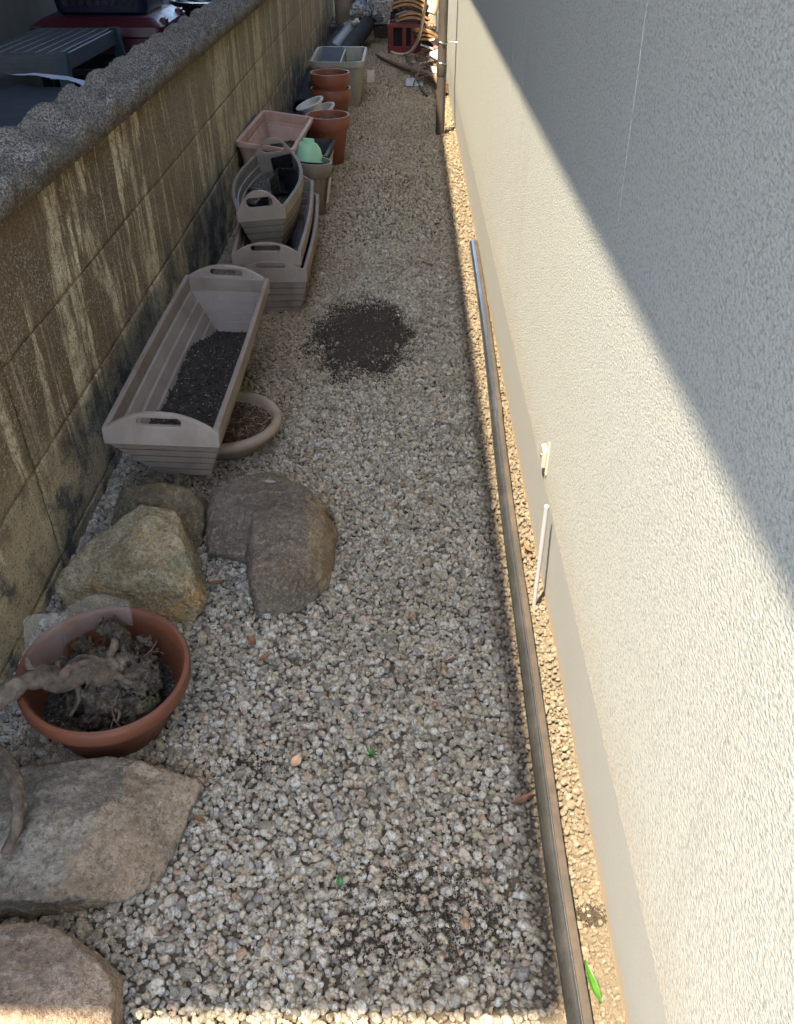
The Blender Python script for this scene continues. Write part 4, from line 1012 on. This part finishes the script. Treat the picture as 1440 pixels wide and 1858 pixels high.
for i in range(3):
    o = link('roof_tile', tm, None, (.27 - .01 * i, 10.95, .13 + .04 * i), (R(0), R(22), R(12))); tag(o, '%s curved tile in the small stack right of the red crate' % ['bottom', 'middle', 'top'][i], 'roof tile', 'orange roof tiles')
hs = MB().tube(spline([(-.17, 10.95, .016), (-.08, 10.8, .016), (.04, 10.72, .05), (.13, 10.62, .19), (.17, 10.5, .36), (.20, 10.35, .58), (.235, 10.25, .82), (.26, 10.3, 1.1)], 6), .017, 12).obj('hose', M['cream_pipe']); tag(hs, 'cream hose curving up in front of the red crate and tiles', 'hose')
pc = thing('pvc_elbow', 'short wide cream pipe elbow hanging beside the hose', 'pipe', (.29, 10.1, .50)); MB().tube(spline([(0, 0, .35), (0, 0, .1), (-.03, -.02, .0)], 5), .05, 16).obj('elbow', M['cream_pipe'], pc)
sh = thing('ribbed_sheet', 'white ribbed sheet leaning on the house wall behind the hose', 'sheet', (.16, 12.0, 0), (0, R(8), 0))
for i in range(6): MB().box(-.012, .012, i * .08, i * .08 + .07, 0, 1.2, .004).obj('rib', M['white_pl'], sh)

# sticks
def stick(label, pts, r0, r1, mat, cat='branch'):
    sp = spline(pts, 6); o = MB().tube(sp, [x * (1 + .15 * noise.noise(V(i * .7, r0 * 900, 0))) for i, x in enumerate(lerp_list([r0, (r0 + r1) / 2, r1], len(sp)))], 10, wob=.3).obj('branch', mat, smooth=60); tag(o, label, cat); return o
stick('long thick bare branch lying slantwise beside the downpipe', [(.36, 8.55, .075), (.27, 9.0, .08), (.12, 9.45, .06), (-.08, 9.9, .045), (-.22, 10.35, .03), (-.34, 10.8, .015)], .042, .012, M['wood_stick'])
stick('green mossy stick crossing under the thick branch', [(.19, 8.52, .012), (.15, 8.8, .014), (.10, 9.3, .012), (.07, 9.7, .03)], .012, .012, M['wood_green'])
stick('greenish thick stick standing behind the thick branch', [(.05, 9.85, .03), (.02, 10.4, .03), (-.02, 10.8, .02)], .018, .016, M['wood_green'])
stick('thin twig lying across the top of the thick branch', [(.07, 8.95, .03), (.13, 9.2, .12), (.22, 9.5, .16), (.31, 9.9, .17)], .008, .004, M['wood_stick'])
stick('short brown stick end beside the red crate', [(.13, 10.45, .02), (.20, 10.8, .05), (.24, 11.1, .06)], .022, .016, M['wood_stick'])
stick('pale bent stick propped on the branch near the downpipe', [(.13, 9.3, .05), (.125, 9.6, .07), (.13, 9.95, .05)], .014, .012, M['wood_stick'])
ns = thing('twig_pile', 'tangle of thin dark twigs piled beside the downpipe', 'twigs', (.27, 9.6, 0))
mb = MB()
for i in range(90):
    q = random.Random(i + 400); p = V(q.uniform(-.16, .09), q.uniform(-.6, .9), q.uniform(.01, .10)); a = q.uniform(0, 6.3); L = q.uniform(.08, .25)
    mb.tube([p, p + V(math.cos(a) * L, math.sin(a) * L * 1.5, q.uniform(-.03, .06)) * .6, p + V(math.cos(a + .3) * L, math.sin(a + .3) * L * 1.5, 0)], [.005, .004, .002], 5)
tag(mb.obj('twigs', M['wood_stick'], ns), kind='stuff')
mb = MB()
def shard(label, x, y_, z, w_, h_, rot, mat):
    o = MB().loft([[V(a * w_, b * h_, c) for a, b in ((-.5, -.3), (.1, -.5), (.5, -.1), (.35, .45), (-.3, .5))] for c in (0, .018)]).obj('plaster_shard', mat, None, (x, y_, z), rot, smooth=20); tag(o, label, 'shard')
for i, (x, y_, z, w_, h_, rt_) in enumerate([(.31, 9.15, .09, .16, .22, (.3, .2, .4)), (.24, 9.75, .10, .13, .20, (-.3, .1, 1.2)), (.31, 9.95, .13, .17, .20, (.2, -.3, .1)), (.33, 9.5, .14, .10, .26, (.5, .2, 2.0)), (.27, 10.45, .12, .2, .24, (.1, .3, .7)), (.34, 10.3, .2, .14, .2, (.4, .2, 2.6))]):
    shard(['broad pinkish plaster shard beside the downpipe, nearest of the pile', 'white plaster shard at the left edge of the sunlit pile', 'white slab-like shard in the middle of the sunlit pile', 'narrow white shard standing on edge in the sunlit pile', 'large white shard at the back of the sunlit pile', 'white shard leaning on the house at the back of the pile'][i], x, y_, z, w_, h_, rt_, M['plaster'])
shard('small pink plastic scrap on the white shards', .32, 10.12, .17, .06, .07, (.3, 0, 1), M['pinkish'])
tag(MB().grid(8, 8, lambda u, v: (.0 + .16 * u, 8.95 + .4 * v, .018 + .012 * noise.noise(V(u * 6, v * 6, 5)))).obj('plastic_film', M['bag'], smooth=60), 'thin clear plastic film lying under the mossy stick', 'plastic film')
pp_ = MB().grid(6, 6, lambda u, v: (-.385 + .07 * u, 9.15 + .06 * u, .11 * v + .01 + .02 * u * noise.noise(V(u * 5, v * 5, 0)))).obj('paper_card', M['plaster'], smooth=60); tag(pp_, 'torn white card standing behind the storage bin', 'card')

# fence at the very end
fn = thing('board_fence', 'pale board fence closing the far end of the passage', 'fence', (-.3, 15.3, 0))
for i in range(12): MB().box(-.95 + i * .155, -.95 + i * .155 + .145, 0, .02, 0, 1.5, .003).obj('board', M['fence'], fn)

# ================================================================== neighbour's yard
yp = thing('work_platform', 'aluminium folding work platform with teal legs beyond the wall', 'platform', (-2.27, 6.02, 0))
for i in range(7): MB().box(-.25 + i * .0716, -.25 + i * .0716 + .0665, -.52, .52, .775, .80, .002).obj('slat', M['alu'], yp)
for s in (-1, 1):
    MB().box(-.262, .252, s * .53 - .012, s * .53 + .012, .685, .795, .003).obj('end_rail', M['alu'], yp)
    for k in range(4): MB().box(-.263, .253, s * .5435 - .0015, s * .5435 + .0015, .70 + k * .024, .704 + k * .024).obj('rail_groove', M['core'], yp)
    MB().box(s * .262 - .008, s * .262 + .008, -.515, .515, .70, .79, .003).obj('side_rail', M['alu'], yp)
    MB().box(-.25, .25, s * .56 - .01, s * .56 + .01, .50, .54, .003).obj('rung', M['alu'], yp)
    for q in (-1, 1):
        MB().loft([[V(q * (.268 + .06 * (.8 - z)) + dx, s * (.535 + .22 * (.8 - z)) + dy, z) for dx, dy in ((-.035, -.035), (.025, -.035), (.025, .03), (-.035, .03))] for z in (0, .802)]).obj('leg', M['teal'], yp)
        MB().box(-.018, .018, -.003, .003, -.07, .03, mtx=Matrix.Translation((q * .24, s * .60 - .03, .54))).obj('hinge_plate', M['white_pl'], yp)
def chest(name, label, loc, w_, d_, z0, z1, mat, rot=0, latches=True, lower=None):
    root = thing(name, label, 'box', loc, (0, 0, R(rot)))
    MB().loft([[V(x, y_, z) for x, y_ in rrect(w_ + e, d_ + e, .06)] for z, e in ((z0, .0), (z0 + (z1 - z0) * .45, .0), (z0 + (z1 - z0) * .5, .03), (z1 - .05, .02), (z1, -.14))]).obj('lid', mat, root, smooth=30)
    if lower: MB().loft([[V(x, y_, z) for x, y_ in rrect(w_ + e, d_ + e, .06)] for z, e in ((-.01, -.12), (z0 - .003, -.03))]).obj('body', lower, root, smooth=30)
    if latches:
        for q in (-.3, .3):
            lt_ = MB().box(w_ / 2 - .035, w_ / 2 + .015, q * d_ - .04, q * d_ + .04, z1 - .10, z1 - .01, .006).obj('latch', mat, root)
            MB().box(w_ / 2 + .0, w_ / 2 + .024, q * d_ - .025, q * d_ + .025, z1 - .13, z1 - .09, .004).obj('latch_clip', M['alu'], lt_)
    return root
chest('storage_chest', 'maroon plastic lidded storage chest behind the work platform', (-2.28, 7.45, 0), .95, 1.0, .58, .80, M['maroon'], 2, True, M['black_pl'])
bk = thing('navy_basket', 'dark navy plastic basket on top of the maroon chest', 'basket', (-2.28, 7.52, .80))
MB().loft([[V(x, y_, z) for x, y_ in rrect(.64 + e, .60 + e, .08)] for z, e in ((0, 0), (.02, .04), (.38, .14), (.40, .16), (.40, .12), (.03, -.02))]).obj('shell', M['navy'], bk, smooth=30)
mb = MB()
for i in range(9):
    for k in range(5): mb.box(-.26 + i * .06, -.225 + i * .06, -.343 - .008 * k, -.336 - .008 * k, .06 + k * .06, .095 + k * .06)
tag(mb.obj('basket_lattice', M['black_pl'], bk, smooth=None), kind='stuff')
bs = thing('black_basin', 'black basin with a curved pale blue tube, right of the maroon chest', 'basin', (-1.72, 8.4, .55))
MB().lathe([(0, 0), (.22, 0), (.30, .22), (.32, .22), (.32, .24), (.29, .24), (.2, .02), (0, .02)], 32).obj('shell', M['black_pl'], bs)
MB().tube(spline([(-.26, 0, .27), (-.16, -.18, .24), (.05, -.26, .23), (.22, -.1, .27)], 6), .012, 8).obj('tube', M['cloth'], bs)
MB().box(-.28, .28, -.28, .28, -.56, -.003).obj('stand', M['dark_pl'], bs)
sb = thing('cloth_covered_table', 'low table under a taut slate blue cloth just beyond the wall', 'table', (-1.95, 4.35, 0))
MB().grid(14, 14, lambda u, v: (-.55 + 1.08 * u, -1.2 + 1.9 * v, .70 + .012 * noise.noise(V(u * 3, v * 3, 2)) + .02 * math.exp(-((u - .35) / .03) ** 2) * v)).obj('cloth', M['slate'], sb, smooth=60)
MB().box(-.54, .52, -1.19, .69, .05, .675).obj('table_body', M['dark_pl'], sb)
tag(MB().grid(16, 6, lambda u, v: (-2.35 + .62 * u, 4.98 + .14 * v - .04 * u, .725 + .05 * math.sin(u * 3.14) * (1 - v * .4) + .018 * noise.noise(V(u * 5, v * 3, 4)))).obj('white_cloth', M['cloth'], smooth=60), 'crumpled white cloth lying on the far edge of the slate blue cover', 'cloth')

# ================================================================== leaves and weeds
def leaf(label, x, y_, z, L, W_, rot, mat, curl=.3, fold=.25):
    mb = MB().grid(6, 10, lambda u, v: ((u - .5) * W_ * math.sin(math.pi * min(.98, max(.02, v)) ** .8), (v - .5) * L, abs(u - .5) * W_ * fold * 2 + curl * L * (v - .5) ** 2))
    o = mb.obj('leaf', mat, None, (x, y_, z), rot, smooth=60)
    sd = o.modifiers.new('thickness', 'SOLIDIFY'); sd.thickness = .0006
    return tag(o, label, 'leaf')
leaf('long fresh green leaf on the sunlit gravel beside the dark strip', .343, .70, .014, .072, .017, (.1, .1, .25), M['leaf_green'], .2, .5)
leaf('small pale orange dry leaf on the gravel in mid passage', -.237, 1.167, .02, .032, .022, (.3, .2, -.5), M['leaf_tan'])
leaf('reddish brown leaf on the gravel right of the terracotta bowl', -.395, 1.54, .016, .035, .02, (.2, -.2, .8), M['leaf_brown'])
leaf('orange-brown curled leaf below the reddish one', -.352, 1.48, .018, .035, .014, (.2, .3, -1.0), M['leaf_brown'])
leaf('dark brown long leaf near the dark strip', .262, 1.075, .018, .055, .014, (.2, .1, -1.1), M['leaf_brown'], .5)
leaf('small dark green leaf half buried in the near gravel', -.123, .885, .016, .022, .014, (.4, 0, .3), M['leaf_dkgreen'])
leaf('tiny reddish leaf on the gravel beyond the soil patch', .114, 4.22, .02, .055, .03, (.2, 0, 1.2), M['leaf_brown'])
leaf('grey dry leaf lying on top of the dark two-lobed rock', -.405, 2.07, .153, .04, .016, (0, 0, 1.4), M['leaf_grey'], .1, .1)
leaf('brown leaf on the sunlit gravel beside the pale rod', .366, 1.93, .014, .045, .02, (.2, .3, .6), M['leaf_brown'], .5)
leaf('dull brown leaf between the dark and yellow rocks', -.53, 1.76, .016, .05, .022, (.2, .3, 2.0), M['leaf_brown'], .5)
leaf('reddish leaf by the tip of the large slab rock', -.43, 1.02, .014, .03, .014, (.2, .3, 1.3), M['leaf_brown'], .5)
ll = MB()
for i in range(70):
    q = random.Random(i + 900); x = q.uniform(-.60, .24); yy = q.choice([q.uniform(.7, 2.2), q.uniform(1.2, 5)]); a = q.uniform(0, 6.3); L = q.uniform(.006, .016); W_ = L * q.uniform(.35, .7); z = q.uniform(.008, .016)
    mt = Matrix.Translation((x, yy, z)) @ Euler((q.uniform(-.5, .5), q.uniform(-.5, .5), a)).to_matrix().to_4x4()
    ll.add([mt @ V(*p) for p in ((-L, 0, 0), (-L * .2, -W_ / 2, .002), (L, 0, .003), (0, W_ / 2, .001), (-L, 0, -.0006), (-L * .2, -W_ / 2, .0014), (L, 0, .0024), (0, W_ / 2, .0004))], [(0, 1, 2, 3), (7, 6, 5, 4), (0, 4, 5, 1), (1, 5, 6, 2), (2, 6, 7, 3), (3, 7, 4, 0)])
tag(ll.obj('leaf_litter', M['leaf_brown'], smooth=None), 'small brown leaf crumbs scattered over the gravel', 'litter', None, 'stuff')
wdz = thing('weed', 'small green weed sprouting from the gravel in mid passage', 'weed', (-.068, 1.187, .006))
for i in range(9):
    a = i * 2.4; MB().grid(2, 5, lambda u, v: ((u - .5) * .006 * math.sin(3.1 * min(.97, v + .05)), v * .020, .008 * math.sin(v * 2) + .004 * (i % 3))).obj('leaf', M['leaf_green'] if i % 3 else M['leaf_dkgreen'], wdz, (0, 0, .003), (.3, 0, a))
